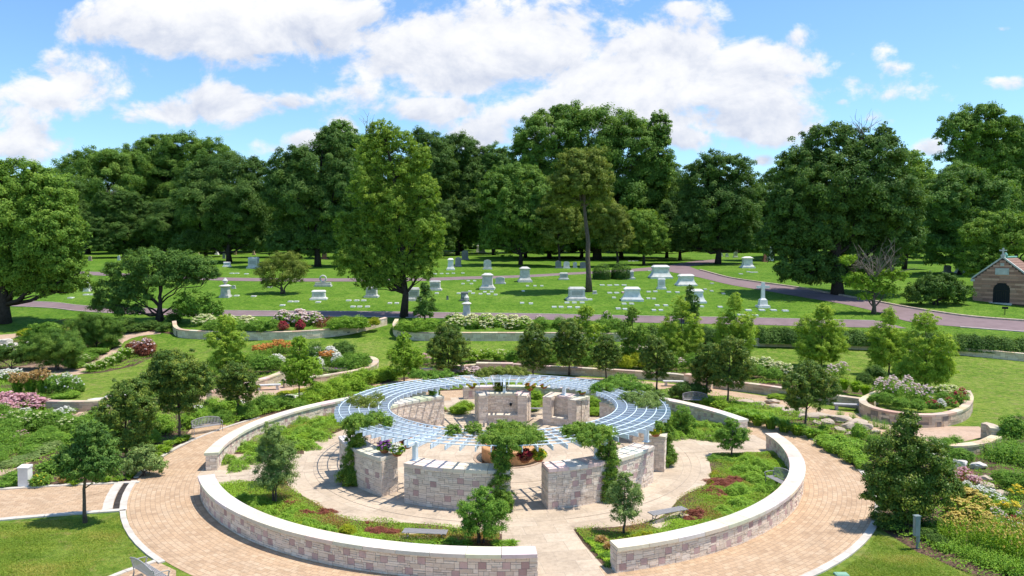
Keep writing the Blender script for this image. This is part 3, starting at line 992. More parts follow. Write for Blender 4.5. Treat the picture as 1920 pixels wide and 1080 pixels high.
def stone_wall(name, label, pts, thick, H, cap_h=0.12, over=0.05, pink=0.8, pal=CREAM, cat="wall", group=None, sides=(1, -1), ends=True, cu=0.095, cv=0.085, seg=1.2, relief=0.026, long=5, cope=COPE, base=-0.1, parent=None, captop=True):
    WALLN[0] += 1
    rng = np.random.default_rng(500 + WALLN[0])
    pa = Path2(pts)
    Hs = H - cap_h
    th = parent or tag(thing(name, label, cat, (0, 0, 0), 0, group), kind="thing")
    if parent is None:
        # the Empty stands at the wall's own middle
        mx, my = pa.at(pa.L / 2)
        th.location = (mx, my, float(zt(my)))
    ox, oy, oz = th.location if parent is None else (0, 0, 0)
    zf = lambda y: float(zt(y))
    core = MB()
    strip(pa, -thick / 2 + .004, thick / 2 - .004, base, Hs - .004, core, 0.4)
    fb = MB()
    for s in sides:
        def fn(u, v, d, s=s):
            uu = u if s > 0 else pa.L - u
            x, y = pa.at(uu, s * (thick / 2 + d))
            return (x, y, zf(y) + v)
        face_blocks(fb, fn, pa.L, Hs, rng, pink, pal, relief, cu, cv, long)
    if ends:
        for e in (0, 1):
            u_e = 0.0 if e == 0 else pa.L
            nx_, ny_ = pa.nrm[0 if e == 0 else -1]
            tx, ty = -ny_, nx_
            sg = -1 if e == 0 else 1
            def fn(u, v, d, u_e=u_e, sg=sg, tx=tx, ty=ty):
                o = (u - thick / 2) * (1 if sg > 0 else -1) * -1
                x, y = pa.at(u_e, o)
                return (x + tx * sg * d, y + ty * sg * d, zf(y) + v)
            face_blocks(fb, fn, thick, Hs, rng, 0, pal, relief, cu, cv, long)
    cp = MB()
    cols = [tuple(c * float(rng.uniform(.86, 1.06)) for c in cope[int(rng.integers(len(cope)))]) for _ in range(40)]
    strip(pa, -thick / 2 - over, thick / 2 + over, Hs, H, cp, 0.3, 0.016, cols, zf, seg)
    for m_, nm, mt in ((core, "mortar_core", MAT["mortar"]), (fb, "stone_facing", MAT["stone"]), (cp, "coping", MAT["coping"])):
        me = m_.mesh(nm)
        me.transform(Matrix.Translation((-ox, -oy, -oz)))
        link_mesh(nm, me, mt, th)
    return th


# ring wall round the plaza, in four pieces
RW = 15.82
for (a0, a1, lab) in ((-153.9, -84.9, "curved cream stone wall with pink squares, front left piece of the outer ring"),
                      (-74.3, 3.8, "curved cream stone wall with pink squares, front right piece of the outer ring"),
                      (16.0, 102.0, "outer ring wall piece behind the pergola, ending near the bench by dark bush"),
                      (113.0, 191.5, "outer ring wall piece at the back left, opposite the arched metal bench")):
    stone_wall("curved_stone_wall", lab, arc(RW, a0, a1, 0.3), 0.56, 0.98, 0.14, 0.09, 0.85, CREAM, group="pieces of the outer ring wall", seg=1.25)

# walls that carry the pergola
IW = [(-119.3, -87.2, "tall stone wall with pink squares under the pergola, left of the entrance gap"),
      (-76.5, -33.5, "tall stone wall with pink squares under the pergola, right of the entrance gap"),
      (-21.5, 3.0, "tall stone pier wall below the yellow and red hanging basket"),
      (17.0, 41.0, "tall stone wall far right under the pergola, half hidden by the blue slats"),
      (51.5, 70.0, "tall stone wall under the pergola with an empty niche, beside the pink hanging basket"),
      (78.5, 103.0, "tall stone wall at the back of the pergola with a niche and a small water spout"),
      (119.5, 172.0, "long tall wall whose sunny inner face carries striped shade of the slats"),
      (-160.0, -128.0, "tall curved stone wall with pink squares at the left, wrapped in a dark vine")]
HW = 1.9
for a0, a1, lab in IW:
    ro, ri = 9.22, 8.22
    g_ = "walls carrying the pergola"
    th = stone_wall("pergola_wall", lab, arc((ro + ri) / 2, a0, a1, 0.3), ro - ri, HW, 0.16, 0.06, 0.45 if a0 < 0 and a0 != -21.5 else 0.0, CREAM, group=g_, seg=0.95, cu=0.095, cv=0.085)
    if (a0, a1) in ((51.5, 70.0), (78.5, 103.0)):
        # side piers and a low ledge make the niche on the inner side
        o = th.location
        dp = 4.6
        for nm, b0, b1, hh in (("pier", a0, a0 + dp, HW), ("pier", a1 - dp, a1, HW), ("ledge", a0 + dp, a1 - dp, 0.55)):
            pth = Path2(arc(7.86, b0, b1, 0.25))
            rng = np.random.default_rng(int(900 + b0))
            fb = MB()
            strip(pth, -0.28, 0.34, -0.1, hh - 0.1, fb, 0.3, 0, [(0.36, 0.31, 0.26)])
            def fn(u, v, d):
                x, y = pth.at(pth.L - u, -(0.28 + d))
                return (x, y, v)
            face_blocks(fb, fn, pth.L, hh - .1, rng, 0, CREAM)
            for ue, sg in ((0, -1), (pth.L, 1)):
                def fn2(u, v, d, ue=ue, sg=sg):
                    x, y = pth.at(ue, -(u - .28) if sg > 0 else u - .28)
                    n0 = pth.nrm[0 if ue == 0 else -1]
                    return (x - n0[1] * sg * d, y + n0[0] * sg * d, v)
                face_blocks(fb, fn2, 0.56, hh - .1, rng, 0, CREAM)
            strip(pth, -0.34, 0.32, hh - 0.1, hh + 0.003 if nm == "pier" else hh, fb, 0.3, 0, [COPE[1]])
            me = fb.mesh(nm)
            me.transform(Matrix.Translation(-o))
            link_mesh(nm, me, MAT["stone"], th)
        if a0 == 78.5:
            sp = MB()
            x, y = 8.2 * math.cos(R(87)), 8.2 * math.sin(R(87))
            sp.box((x - o.x, y - .05 - o.y, 1.15), (0.16, 0.22, 0.16))
            sp.box((x - o.x, y - .2 - o.y, 1.10), (0.07, 0.25, 0.06))
            sp.obj("water_spout", MAT["black"], th)

# ================================================================== pergola
RI, RO, ZP = 6.45, 9.42, 2.78
pg = thing("ring_pergola", "round pale blue steel pergola of thin radial slats standing on the stone walls", "pergola", (0, 0, 0))
mb = MB()
NF = 84
for k in range(NF):
    a = 2 * math.pi * (k + .4) / NF
    ca, sa = math.cos(a), math.sin(a)
    t2 = 0.022
    q = []
    for zz in (ZP, ZP + 0.21):
        for r_, o_ in ((RI - .05, -t2), (RO, -t2), (RO, t2), (RI - .05, t2)):
            q.append((r_ * ca - o_ * sa, r_ * sa + o_ * ca, zz))
    mb.hexa(q)
mb.obj("radial_slats", MAT["steel"], pg)
for i in range(6):
    r_ = RI + .05 + (RO - .3 - RI) * i / 5
    mb = MB()
    mb.tube([(r_ * math.cos(t), r_ * math.sin(t), ZP + 0.235) for t in np.linspace(0, 2 * math.pi, 145)], 0.028, 6, False)
    mb.obj("ring_rail", MAT["steel"], pg, smooth=True)
for k in range(12):
    a = R(-90 + 30 * k + (2 if k % 2 else 0))
    mb = MB()
    mb.box((8.62 * math.cos(a), 8.62 * math.sin(a), (HW + ZP) / 2 - .02), (0.20, 0.20, ZP - HW + .04), a)
    mb.box((8.62 * math.cos(a), 8.62 * math.sin(a), HW + .012), (0.34, 0.34, 0.024), a)
    mb.box((8.0 * math.cos(a), 8.0 * math.sin(a), ZP - 0.07), (2.5, 0.12, 0.13), a)
    mb.obj("post", MAT["steel"], pg)

# ================================================================== fountain
fo = thing("round_fountain", "low round terracotta coloured stone fountain drum in the middle of the plaza", "fountain", (0.35, -0.75, 0))
mb = MB()
mb.lathe([(1.55, 0.0), (1.55, 0.70), (1.50, 0.74), (1.22, 0.74), (1.18, 0.62)], 40)
mb.obj("drum", MAT["terracotta"], fo, smooth=False)
mb = MB()
mb.lathe([(2.02, 0.01), (2.02, 0.04), (1.86, 0.045), (1.86, 0.02)], 40)
mb.obj("rim", MAT["tanstone"], fo)
mb = MB()
mb.lathe([(1.86, 0.022), (1.56, 0.023)], 40)
mb.obj("water_channel", MAT["water"], fo)
mb = MB()
mb.lathe([(1.17, 0.57), (0.6, 0.70), (0.0, 0.74)], 30)
mb.obj("dome_stone", MAT["terracotta"], fo)

# ================================================================== trees
ORD = ["first", "second", "third", "fourth", "fifth", "sixth", "seventh", "eighth", "ninth", "tenth", "eleventh", "twelfth", "thirteenth",
       "fourteenth", "fifteenth", "sixteenth", "seventeenth", "eighteenth", "nineteenth", "twentieth", "twenty-first", "twenty-second", "twenty-third", "twenty-fourth", "twenty-fifth", "twenty-sixth"]
NUM = {2: "two", 3: "three", 4: "four", 5: "five", 6: "six", 7: "seven", 8: "eight", 9: "nine", 10: "ten", 11: "eleven", 12: "twelve"}

BT = "big trees round the cemetery lawn"
tree("oak_tree", "hugest broad green tree rising highest behind the middle of the cemetery", (1120, 487),
     [(1110, 255, 75, 52), (1020, 265, 55, 48), (1180, 285, 65, 58), (1090, 330, 85, 60), (1232, 250, 22, 36), (990, 300, 36, 42), (1215, 345, 48, 60), (1140, 385, 80, 55), (1060, 225, 38, 24), (1232, 305, 28, 55), (1010, 350, 60, 50)],
     "oakmid", 0.44, 2.8, 0.9, "barkdark", group=BT, clump=.22, skirt=17)
tree("oak_tree", "dark round tree whose trunk stands above the small white blocks, behind the sparse bronze bush", (430, 492),
     [(425, 335, 68, 48), (395, 390, 60, 48), (470, 390, 48, 48), (440, 430, 60, 33), (370, 350, 40, 40), (482, 335, 32, 36)],
     "oakblue", 0.34, 2.8, 0.55, "barkdark", group=BT, clump=.22, skirt=17)
tree("oak_tree", "dark tree with thick trunk beside the red granite boulder", (596, 500),
     [(590, 315, 62, 46), (556, 370, 55, 52), (630, 380, 52, 58), (600, 430, 72, 38), (540, 330, 34, 42), (622, 268, 28, 26), (655, 335, 38, 48)],
     "oakblue", 0.34, 2.8, 0.6, "barkdark", group=BT, clump=.22, skirt=17)
tree("oak_tree", "mid green tree at the far left of the tree line, behind the pale bushy giant", (165, 476),
     [(190, 308, 50, 28), (145, 330, 38, 42), (215, 350, 58, 55), (175, 400, 55, 50), (240, 320, 40, 34)], "oakmid", 0.40, 2.7, 0.6, "barkdark", group=BT, clump=.22, skirt=17)
tree("oak_tree", "tall domed tree behind the low round maple, third along the skyline from the left", (345, 474),
     [(345, 282, 55, 30), (300, 290, 42, 32), (400, 293, 42, 30), (320, 335, 60, 48), (268, 320, 36, 44), (395, 340, 50, 45), (330, 400, 70, 50)], "oakmid", 0.40, 2.7, 0.6, "barkdark", group=BT, clump=.22, skirt=17)
tree("maple_tree", "low round fresher green tree standing in front of the dark row on the left", (268, 470),
     [(270, 385, 36, 26), (242, 410, 30, 28), (298, 412, 33, 30), (268, 438, 48, 28)], "maple", 0.32, 2.7, 0.4, "barkdark", group=BT, clump=.22, skirt=17)
tree("tall_ash_tree", "tall ragged light green tree rooted by the road near the raised planters", (757, 594),
     [(742, 268, 38, 28), (788, 298, 26, 28), (700, 292, 32, 36), (758, 322, 46, 36), (690, 350, 38, 40), (802, 368, 28, 38), (742, 382, 50, 40), (688, 418, 42, 36), (795, 428, 40, 36), (745, 462, 55, 32), (676, 478, 38, 26), (802, 472, 30, 22), (752, 502, 46, 20), (688, 515, 32, 17), (655, 452, 26, 30), (715, 250, 26, 22), (722, 522, 42, 22), (660, 492, 34, 30), (790, 505, 34, 24), (645, 425, 20, 30), (700, 470, 40, 34), (815, 440, 22, 30), (750, 425, 48, 34), (700, 528, 30, 16)],
     "ash", 0.22, 1.6, 0.42, "barkdark", group=BT, clump=.19, hollow=.35, twigs=[(690, 255, 40, 6)], patch=.5)
tree("bushy_linden_tree", "broad yellowish green bushy tree at the left edge beside the road", (8, 606),
     [(40, 335, 60, 32), (95, 368, 52, 42), (30, 405, 70, 50), (108, 430, 55, 50), (60, 470, 72, 45), (125, 488, 42, 38), (140, 525, 34, 24), (50, 535, 60, 24), (20, 505, 60, 38), (90, 528, 58, 26), (-40, 415, 60, 70), (-35, 330, 55, 35), (-60, 500, 50, 50), (150, 440, 24, 30)],
     "maple", 0.26, 2.7, 0.65, "barkdark", group=BT, clump=.22, patch=.25)
tree("hawthorn_tree", "low dark spreading tree with layered flat branches beside the road", (300, 602),
     [(285, 488, 46, 22), (333, 495, 42, 24), (238, 508, 42, 20), (372, 500, 40, 20), (215, 545, 40, 20), (300, 525, 52, 18), (395, 512, 24, 13), (200, 568, 28, 16), (250, 552, 40, 16), (235, 582, 34, 12), (350, 522, 36, 12)],
     "oak", 0.21, 2.6, 0.3, "barkdark", stems=3, group=BT, clump=.3)
tree("bronze_bush", "sparse bronze olive bush with slanting bare stems on the lawn", (530, 551),
     [(530, 493, 38, 20), (502, 508, 26, 18), (560, 505, 22, 20), (508, 530, 20, 12), (545, 520, 25, 16)], "olive", 0.16, 1.3, 0.14, "bark", "bush", stems=4, clump=.3, hollow=.3)
tree("tall_locust_tree", "tall olive topped tree with a long straight bare trunk on the cemetery lawn", (1104, 547),
     [(1090, 310, 46, 27), (1068, 345, 42, 26), (1118, 338, 32, 28), (1046, 372, 26, 16), (1080, 296, 28, 16), (1088, 345, 48, 32), (1072, 375, 32, 18), (1122, 368, 28, 20), (1052, 350, 24, 20)],
     "olive", 0.25, 2.5, 0.42, "bark", group=BT, split=.06, clump=.22, hollow=.4, patch=.4)
tree("olive_tree", "olive green tree behind the long bare trunk, on its road side", (1158, 500),
     [(1138, 400, 34, 24), (1128, 430, 34, 20), (1162, 440, 28, 22), (1152, 418, 26, 20), (1150, 460, 30, 14)], "olive", 0.27, 2.6, 0.28, "barkdark", group=BT, clump=.22)
tree("olive_tree", "olive green tree behind the long bare trunk, on its shaded side", (1048, 500),
     [(1040, 388, 28, 22), (1058, 410, 30, 22), (1075, 432, 24, 18), (1022, 408, 25, 24), (1045, 445, 34, 20)], "olive", 0.27, 2.6, 0.28, "barkdark", group=BT, clump=.22)
tree("oak_tree", "rounded mid green tree in the shade behind the tall grey pedestal", (976, 497),
     [(970, 342, 56, 32), (935, 370, 38, 34), (1006, 375, 38, 34), (970, 410, 60, 33), (940, 430, 38, 24), (1010, 425, 40, 24)], "oakmid", 0.34, 2.7, 0.4, "barkdark", group=BT, clump=.22, skirt=17)
tree("oak_tree", "dark tree just behind the tall ragged light green one, on its shaded side", (858, 478),
     [(855, 290, 42, 34), (838, 340, 42, 45), (882, 350, 40, 40), (860, 400, 50, 45), (880, 310, 30, 40)], "oakblue", 0.40, 2.7, 0.5, "barkdark", group=BT, clump=.22, skirt=17)
tree("oak_tree", "dark small crowned tree on the skyline between the hugest tree and the ragged one", (926, 478),
     [(926, 300, 32, 25), (908, 330, 40, 40), (945, 330, 30, 36)], "oak", 0.40, 2.7, 0.45, "barkdark", group=BT, clump=.22, skirt=17)
tree("oak_tree", "dome shaped dark tree over the road bend in the cemetery", (1346, 495),
     [(1345, 318, 55, 30), (1310, 350, 42, 38), (1385, 358, 42, 40), (1345, 392, 74, 45), (1298, 422, 42, 33), (1392, 430, 42, 33), (1345, 450, 60, 24)], "oakblue", 0.34, 2.8, 0.6, "barkdark", group=BT, clump=.2, skirt=17)
tree("oak_tree", "massive dark tree reaching almost to the ground behind the half bare small tree", (1570, 552),
     [(1560, 268, 60, 34), (1500, 318, 46, 42), (1620, 298, 56, 44), (1560, 350, 88, 58), (1478, 392, 46, 48), (1650, 380, 66, 54), (1560, 430, 98, 58), (1468, 452, 42, 42), (1682, 440, 46, 50), (1620, 488, 78, 38), (1500, 500, 52, 33), (1560, 515, 80, 24), (1650, 262, 20, 24)],
     "oakblue", 0.32, 2.7, 0.75, "barkdark", group=BT, clump=.2, twigs=[(1610, 255, 42, 9)])
tree("oak_tree", "yellowish green tree just past the massive dark tree, towards the burial vault", (1695, 505),
     [(1690, 308, 36, 26), (1722, 335, 32, 35), (1700, 360, 40, 40)], "maple", 0.36, 2.6, 0.4, "barkdark", group=BT, clump=.22, skirt=17)
tree("oak_tree", "rounded dark tree directly behind the broad olive shrub and the burial vault", (1800, 515),
     [(1800, 342, 55, 32), (1758, 380, 42, 44), (1852, 380, 42, 45), (1800, 430, 78, 50), (1780, 465, 60, 38)], "oak", 0.34, 2.8, 0.5, "barkdark", group=BT, clump=.2, skirt=17)
tree("oak_tree", "high topped tree on the skyline above the burial vault", (1835, 492),
     [(1830, 235, 50, 33), (1782, 252, 38, 33), (1882, 262, 42, 44), (1840, 295, 76, 38), (1912, 290, 38, 58), (1960, 320, 50, 70), (1880, 350, 60, 50)], "oakmid", 0.40, 2.7, 0.7, "barkdark", group=BT, clump=.2, skirt=17)
tree("maple_tree", "light green layered tree hanging over the roof of the burial vault", (1905, 540),
     [(1880, 420, 50, 22), (1835, 440, 36, 24), (1905, 455, 46, 24), (1850, 478, 46, 20), (1960, 430, 50, 40), (1830, 500, 30, 15)], "maple", 0.24, 2.6, 0.35, "barkdark", group=BT, clump=.22, skirt=17)
tree("oak_tree", "small olive green tree beside the dark yew domes", (1207, 497),
     [(1205, 418, 36, 26), (1188, 445, 33, 24), (1226, 448, 28, 24)], "maple", 0.29, 2.4, 0.3, "barkdark", group=BT, clump=.22, skirt=17)
tree("oak_tree", "tall dark tree behind the thick trunked one, its tip beside the bare twigs", (655, 484),
     [(640, 260, 34, 28), (665, 290, 40, 42), (700, 310, 45, 50), (640, 320, 40, 50)], "oak", 0.40, 2.7, 0.6, "barkdark", group=BT, clump=.22, skirt=17)
tree("oak_tree", "dark tree rising above the ragged light green tree's shaded shoulder", (800, 480),
     [(800, 280, 36, 34), (820, 320, 40, 45), (785, 340, 40, 50)], "oakblue", 0.40, 2.7, 0.5, "barkdark", group=BT, clump=.22, skirt=17)
tree("oak_tree", "dark narrow tree filling the gap before the dome shaped tree", (1275, 488),
     [(1282, 375, 32, 40), (1258, 418, 38, 40), (1290, 430, 36, 36)], "oakblue", 0.37, 2.7, 0.35, "barkdark", group=BT, clump=.22, skirt=17)
tree("oak_tree", "dark tree filling the gap between the dome shaped and the massive tree", (1448, 488),
     [(1438, 365, 34, 38), (1428, 418, 36, 42), (1462, 410, 34, 48)], "oakblue", 0.37, 2.7, 0.4, "barkdark", group=BT, clump=.22, skirt=17)
tree("leafless_tree", "small half bare tree with grey twigs and a few bright leaves by the road fork", (1638, 588),
     [(1600, 520, 24, 11), (1645, 538, 32, 11), (1680, 518, 20, 12), (1588, 488, 17, 11), (1618, 556, 17, 8), (1655, 515, 18, 10), (1632, 528, 26, 12), (1610, 535, 24, 10), (1665, 545, 22, 10)], "spring", 0.22, 1.5, 0.26, "bark", group=BT,
     clump=.34, hollow=.3, twigs=[(1640, 520, 66, 16), (1610, 505, 40, 7), (1670, 515, 45, 7)])
tree("olive_shrub", "broad olive shrub on the grass beside the burial vault", (1755, 572), [(1755, 538, 42, 24), (1723, 550, 30, 20), (1792, 550, 30, 22)], "darkshrub", 0.24, 2.6, 0.15, "barkdark", "shrub", stems=3, clump=.22, partname="foliage")
tree("conifer_shrub", "small dark pointed evergreen between two light green birches", (1293, 602), [(1293, 546, 7, 12), (1293, 566, 14, 16), (1293, 588, 19, 14)], "darkshrub", 0.18, 2.8, 0.1, "barkdark", "evergreen", clump=.3)
tree("magnolia_tree", "small dark pyramid tree at the end of the clipped mound in the raised planter", (797, 603), [(797, 543, 9, 13), (797, 563, 16, 16), (797, 584, 21, 13)], "oak", 0.16, 2.6, 0.1, "barkdark", clump=.3)
tree("viburnum_shrub", "large round shrub at the end of the raised planter below the road", (370, 606), [(370, 568, 36, 22), (346, 580, 22, 18), (398, 580, 20, 18)], "shrub", 0.2, 2.8, 0.12, "barkdark", "shrub", stems=3, partname="foliage", clump=.22)

# further rows of the wood behind: copies of the two darkest oaks
protos = [o for o in COL.objects if o.name.startswith("oak_tree") and o.type == "EMPTY"]
pick = [protos[1], protos[2], protos[6], protos[9]] if len(protos) > 9 else protos[:4]
fill = []
rng = np.random.default_rng(5)
for k, px in enumerate(range(-90, 2060, 74)):
    fill.append((px + int(rng.integers(-20, 20)), 472 + int(rng.integers(-2, 4)), 0.95 + .25 * rng.random()))
PLACE = {}
for i, (px, py, sc) in enumerate(fill):
    src = pick[i % 4]
    p = G(px, py)
    c = src.copy()
    COL.objects.link(c)
    c.location = p
    c.scale = (sc * 1.15, sc * 1.15, sc * (0.86 if 560 < px < 1250 or px > 1500 else 0.72))
    c.rotation_euler.z = float(rng.uniform(0, 6.28))
    c["label"] = "dark tree of the shaded back row, %s from the left" % ORD[i] if i < len(ORD) else "dark tree near the end of the shaded back row, number %d" % i
    c["group"] = "trees in the shaded back row"
    for ch in src.children:
        d = ch.copy()
        COL.objects.link(d)
        d.parent = c
for i, px in enumerate([40, 120, 235, 310, 385, 520, 665, 725, 800, 985, 1030, 1090, 1165, 1250, 1470, 1640, 1740, 1790, 1872]):
    src = pick[(i + 1) % 4]
    p = G(px, 483 + (i * 5) % 5)
    c = src.copy()
    COL.objects.link(c)
    c.location = p
    k = .72 + .12 * ((i * 7) % 5) / 5
    c.scale = (k, k, k * .82)
    c.rotation_euler.z = i * 1.9
    c["label"] = "dark trunk and crown in the nearer shaded row, %s from the left" % ORD[i]
    c["group"] = "trees in the nearer shaded row"
    for ch in src.children:
        d = ch.copy()
        COL.objects.link(d)
        d.parent = c
# the far wood closing every gap
rng = np.random.default_rng(77)
n = 120000
xx = rng.uniform(-420, 420, n)
hh = 9.5 + 4 * np.sin(xx * .043) + 2.5 * np.sin(xx * .13 + 1) + 1.2 * np.sin(xx * .4)
zz = rng.random(n) ** 1.25 * hh
yy = np.where(rng.random(n) < .5, 236, 264) + rng.normal(0, 4, n)
Pn = np.c_[xx, yy, zz + zt(yy)]
V = leaf_quads(Pn, unit(rng.normal(size=(n, 3)) + np.array((0, -.7, .6))), 2.0 * rng.uniform(.7, 1.3, n), rng)
tag(link_mesh("far_woods", quads_mesh("far_woods", V, .3 + .25 * rng.normal(size=n)), L["oakblue"]), "dark far wood closing the view between the trunks", "wood", None, "stuff")

GT = "small dark trees round the plaza"
def gtree(label, base, blobs, mat="pear", leaf=0.10, dens=2.4, tr=0.08, **kw):
    return tree(kw.pop("name", "pear_tree"), label, base, blobs, mat, leaf, dens, tr, kw.pop("bark", "bark"), group=kw.pop("group", GT), clump=kw.pop("clump", .22), **kw)

gtree("round green tree on a bare trunk in the front lawn by the brick walk", (160, 980), [(165, 842, 42, 36), (137, 865, 33, 30), (197, 865, 33, 30), (165, 882, 46, 22), (170, 808, 30, 20)], "oak", .09)
gtree("dark upright tree behind the round blue green shrub", (237, 868), [(240, 742, 36, 30), (215, 770, 33, 28), (270, 765, 28, 28), (240, 800, 46, 33), (238, 830, 34, 20)], leaf=.095)
gtree("largest dark tree beside the metal bench on the brick pad", (337, 828), [(330, 692, 46, 33), (300, 718, 33, 28), (372, 712, 28, 28), (335, 735, 54, 33), (322, 668, 28, 14), (340, 760, 40, 16)], leaf=.10)
gtree("smaller dark tree between the large dark one and the curved stone wall", (447, 784), [(445, 702, 28, 24), (430, 720, 20, 20), (468, 718, 22, 22), (448, 738, 30, 18)])
gtree("dark egg shaped tree just behind the left of the pergola", (841, 704), [(840, 632, 26, 25), (820, 655, 20, 24), (862, 655, 20, 24), (841, 680, 28, 18)])
gtree("dark tree behind the back of the pergola, first of three in a row there", (1000, 707), [(1000, 630, 20, 22), (985, 655, 19, 22), (1018, 655, 19, 22), (1001, 678, 24, 18)])
gtree("dark tree behind the back of the pergola, middle one of three in a row", (1067, 704), [(1068, 622, 22, 23), (1052, 648, 18, 22), (1086, 648, 20, 22), (1068, 670, 24, 17)])
gtree("small dark tree next to the lime yellow clump behind the pergola", (1136, 714), [(1136, 645, 18, 18), (1122, 665, 15, 17), (1152, 665, 16, 18), (1136, 682, 20, 13)])
gtree("dark tree standing alone on the brick walk side of the lime yellow clump", (1231, 733), [(1230, 650, 20, 18), (1215, 672, 18, 18), (1246, 672, 16, 18), (1230, 697, 26, 15)])
gtree("slimmer of two touching dark trees behind the metal bench", (1325, 750), [(1325, 662, 23, 22), (1308, 690, 18, 20), (1343, 688, 20, 22), (1326, 710, 26, 15)])
gtree("bigger of two touching dark trees behind the metal bench", (1364, 762), [(1368, 655, 26, 24), (1348, 685, 20, 25), (1392, 685, 24, 26), (1366, 712, 36, 19)])
gtree("dark flat crowned tree beside the rocky creek", (1510, 808), [(1515, 702, 30, 24), (1487, 720, 26, 22), (1545, 725, 28, 24), (1512, 748, 46, 20)])
BG = "light green birches and young trees"
gtree("slender fresh green young tree before the low stone planter with white flowers", (561, 760), [(562, 655, 16, 22), (555, 688, 27, 22), (580, 693, 24, 22), (562, 712, 30, 14), (563, 640, 10, 10)], "spring", .12, 2.2, .06, group=BG, name="young_tree")
gtree("narrow light green young tree in front of the left raised planter", (425, 698), [(425, 608, 18, 18), (413, 638, 24, 20), (442, 640, 22, 20), (428, 668, 26, 18)], "birch", .115, 2.1, .06, group=BG, name="young_tree")
gtree("fresh green young tree on the lawn edge left of the pergola", (758, 718), [(757, 640, 14, 16), (748, 668, 23, 18), (775, 670, 20, 18), (760, 694, 28, 14)], "spring", .12, 2.2, .06, group=BG, name="young_tree")
gtree("tallest light green birch behind the second pair of dark trees", (1278, 686), [(1275, 578, 16, 24), (1256, 620, 22, 28), (1298, 618, 20, 28), (1278, 655, 40, 24), (1252, 640, 20, 24), (1303, 640, 20, 26)], "birch", .10, 1.8, .08, group=BG, name="birch_tree", hollow=.4)
gtree("light green birch behind the bigger touching dark tree", (1375, 692), [(1375, 570, 14, 20), (1360, 608, 20, 26), (1392, 612, 22, 26), (1376, 648, 36, 26), (1358, 632, 20, 22), (1396, 635, 20, 24)], "birch", .10, 1.8, .08, group=BG, name="birch_tree", hollow=.4)
gtree("broad light green birch standing alone before the long hedge", (1540, 688), [(1540, 586, 18, 20), (1520, 620, 26, 24), (1560, 622, 24, 24), (1540, 655, 48, 22), (1515, 648, 24, 18), (1568, 648, 24, 18), (1540, 670, 40, 12)], "birch", .10, 1.8, .08, group=BG, name="birch_tree", hollow=.4)
gtree("slimmer birch of the pair above the round stone planter", (1666, 702), [(1663, 596, 14, 20), (1648, 632, 22, 26), (1682, 640, 20, 26), (1665, 676, 34, 22), (1650, 660, 24, 20), (1682, 665, 22, 22)], "birch", .10, 1.8, .08, group=BG, name="birch_tree", hollow=.4)
gtree("broader birch of the pair growing out of the round stone planter", (1735, 732), [(1728, 606, 22, 22), (1713, 645, 26, 26), (1757, 650, 26, 26), (1735, 688, 54, 28), (1735, 708, 48, 16), (1703, 695, 26, 22), (1772, 690, 24, 20)], "birch", .10, 1.8, .09, group=BG, name="birch_tree", hollow=.4)
gtree("small green birch before the gap in the back planter wall", (1185, 692), [(1185, 590, 13, 16), (1174, 620, 19, 20), (1199, 628, 17, 20), (1186, 652, 22, 20)], "maple", .12, 2, .06, group=BG, name="birch_tree", hollow=.4)
gtree("small light green tree peeping up behind the middle dark tree", (1100, 672), [(1100, 586, 15, 13), (1088, 610, 19, 17), (1112, 622, 19, 18), (1102, 648, 22, 16)], "birch", .115, 2, .06, group=BG, name="birch_tree", hollow=.4)

SG = "loose shrubs in the quarter beds"
def gshrub(label, base, blobs, mat="greyshrub", leaf=0.062, dens=2.0, tr=0.05, stems=3, group=SG, name="willow_shrub", **kw):
    return tree(name, label, base, blobs, mat, leaf, dens, tr, "bark", "shrub", group=group, stems=stems, clump=kw.pop("clump", .3), hollow=.35, partname="foliage", **kw)

gshrub("tall grey green shrub in the bed at the left of the pergola", (515, 944), [(515, 812, 20, 22), (500, 850, 25, 25), (533, 850, 25, 26), (515, 892, 40, 32)])
gshrub("fresh green shrub at the front of the pergola by the entrance path", (902, 1019), [(905, 928, 20, 20), (884, 955, 27, 26), (925, 955, 27, 26), (903, 985, 44, 24)], "shrub")
gshrub("slim grey green small tree beside the slatted bench and the entrance path", (1170, 1004), [(1170, 898, 14, 18), (1155, 930, 21, 25), (1188, 928, 19, 24), (1170, 958, 28, 20)], stems=1, dens=1.7)
gshrub("rounded small tree at the tip of the front right bed", (1372, 855), [(1372, 798, 14, 13), (1357, 818, 18, 15), (1388, 818, 18, 16), (1372, 834, 24, 11)], "shrub", stems=1)
gshrub("upright dark shrub in the bed below the metal bench by dark foliage", (1278, 815), [(1280, 775, 15, 14), (1268, 790, 15, 14), (1292, 793, 14, 15), (1279, 803, 17, 10)], "shrub")
gshrub("large dark leafy bush beside the grey utility post", (1700, 990), [(1695, 800, 26, 24), (1670, 845, 38, 34), (1730, 850, 38, 33), (1652, 895, 36, 33), (1700, 910, 62, 45), (1755, 905, 38, 38), (1690, 955, 52, 26), (1637, 925, 28, 18), (1700, 780, 16, 12)], "pear", .095, 2.3, .09, 4, "dark bushes of the right garden", "dogwood_bush")
gshrub("small green bush above the curved block wall at the right edge", (1897, 834), [(1895, 795, 22, 15), (1912, 812, 20, 16), (1885, 815, 18, 14)], "shrub", .1, 2.4, .05, 3, "dark bushes of the right garden", "garden_bush")
LG = "large shrubs of the left garden"
gshrub("round mid green shrub under the dark spreading tree by the sand path", (182, 654), [(182, 605, 36, 18), (155, 620, 33, 20), (206, 620, 27, 19), (185, 635, 42, 18)], "oakmid", .085, 2.6, .07, 4, LG, "viburnum_shrub", )
gshrub("wide shrub with dark underside in front of the round mid green one", (106, 694), [(100, 640, 40, 22), (130, 655, 33, 23), (72, 655, 28, 20), (106, 672, 46, 17)], "oakmid", .085, 2.6, .07, 4, LG, "viburnum_shrub")
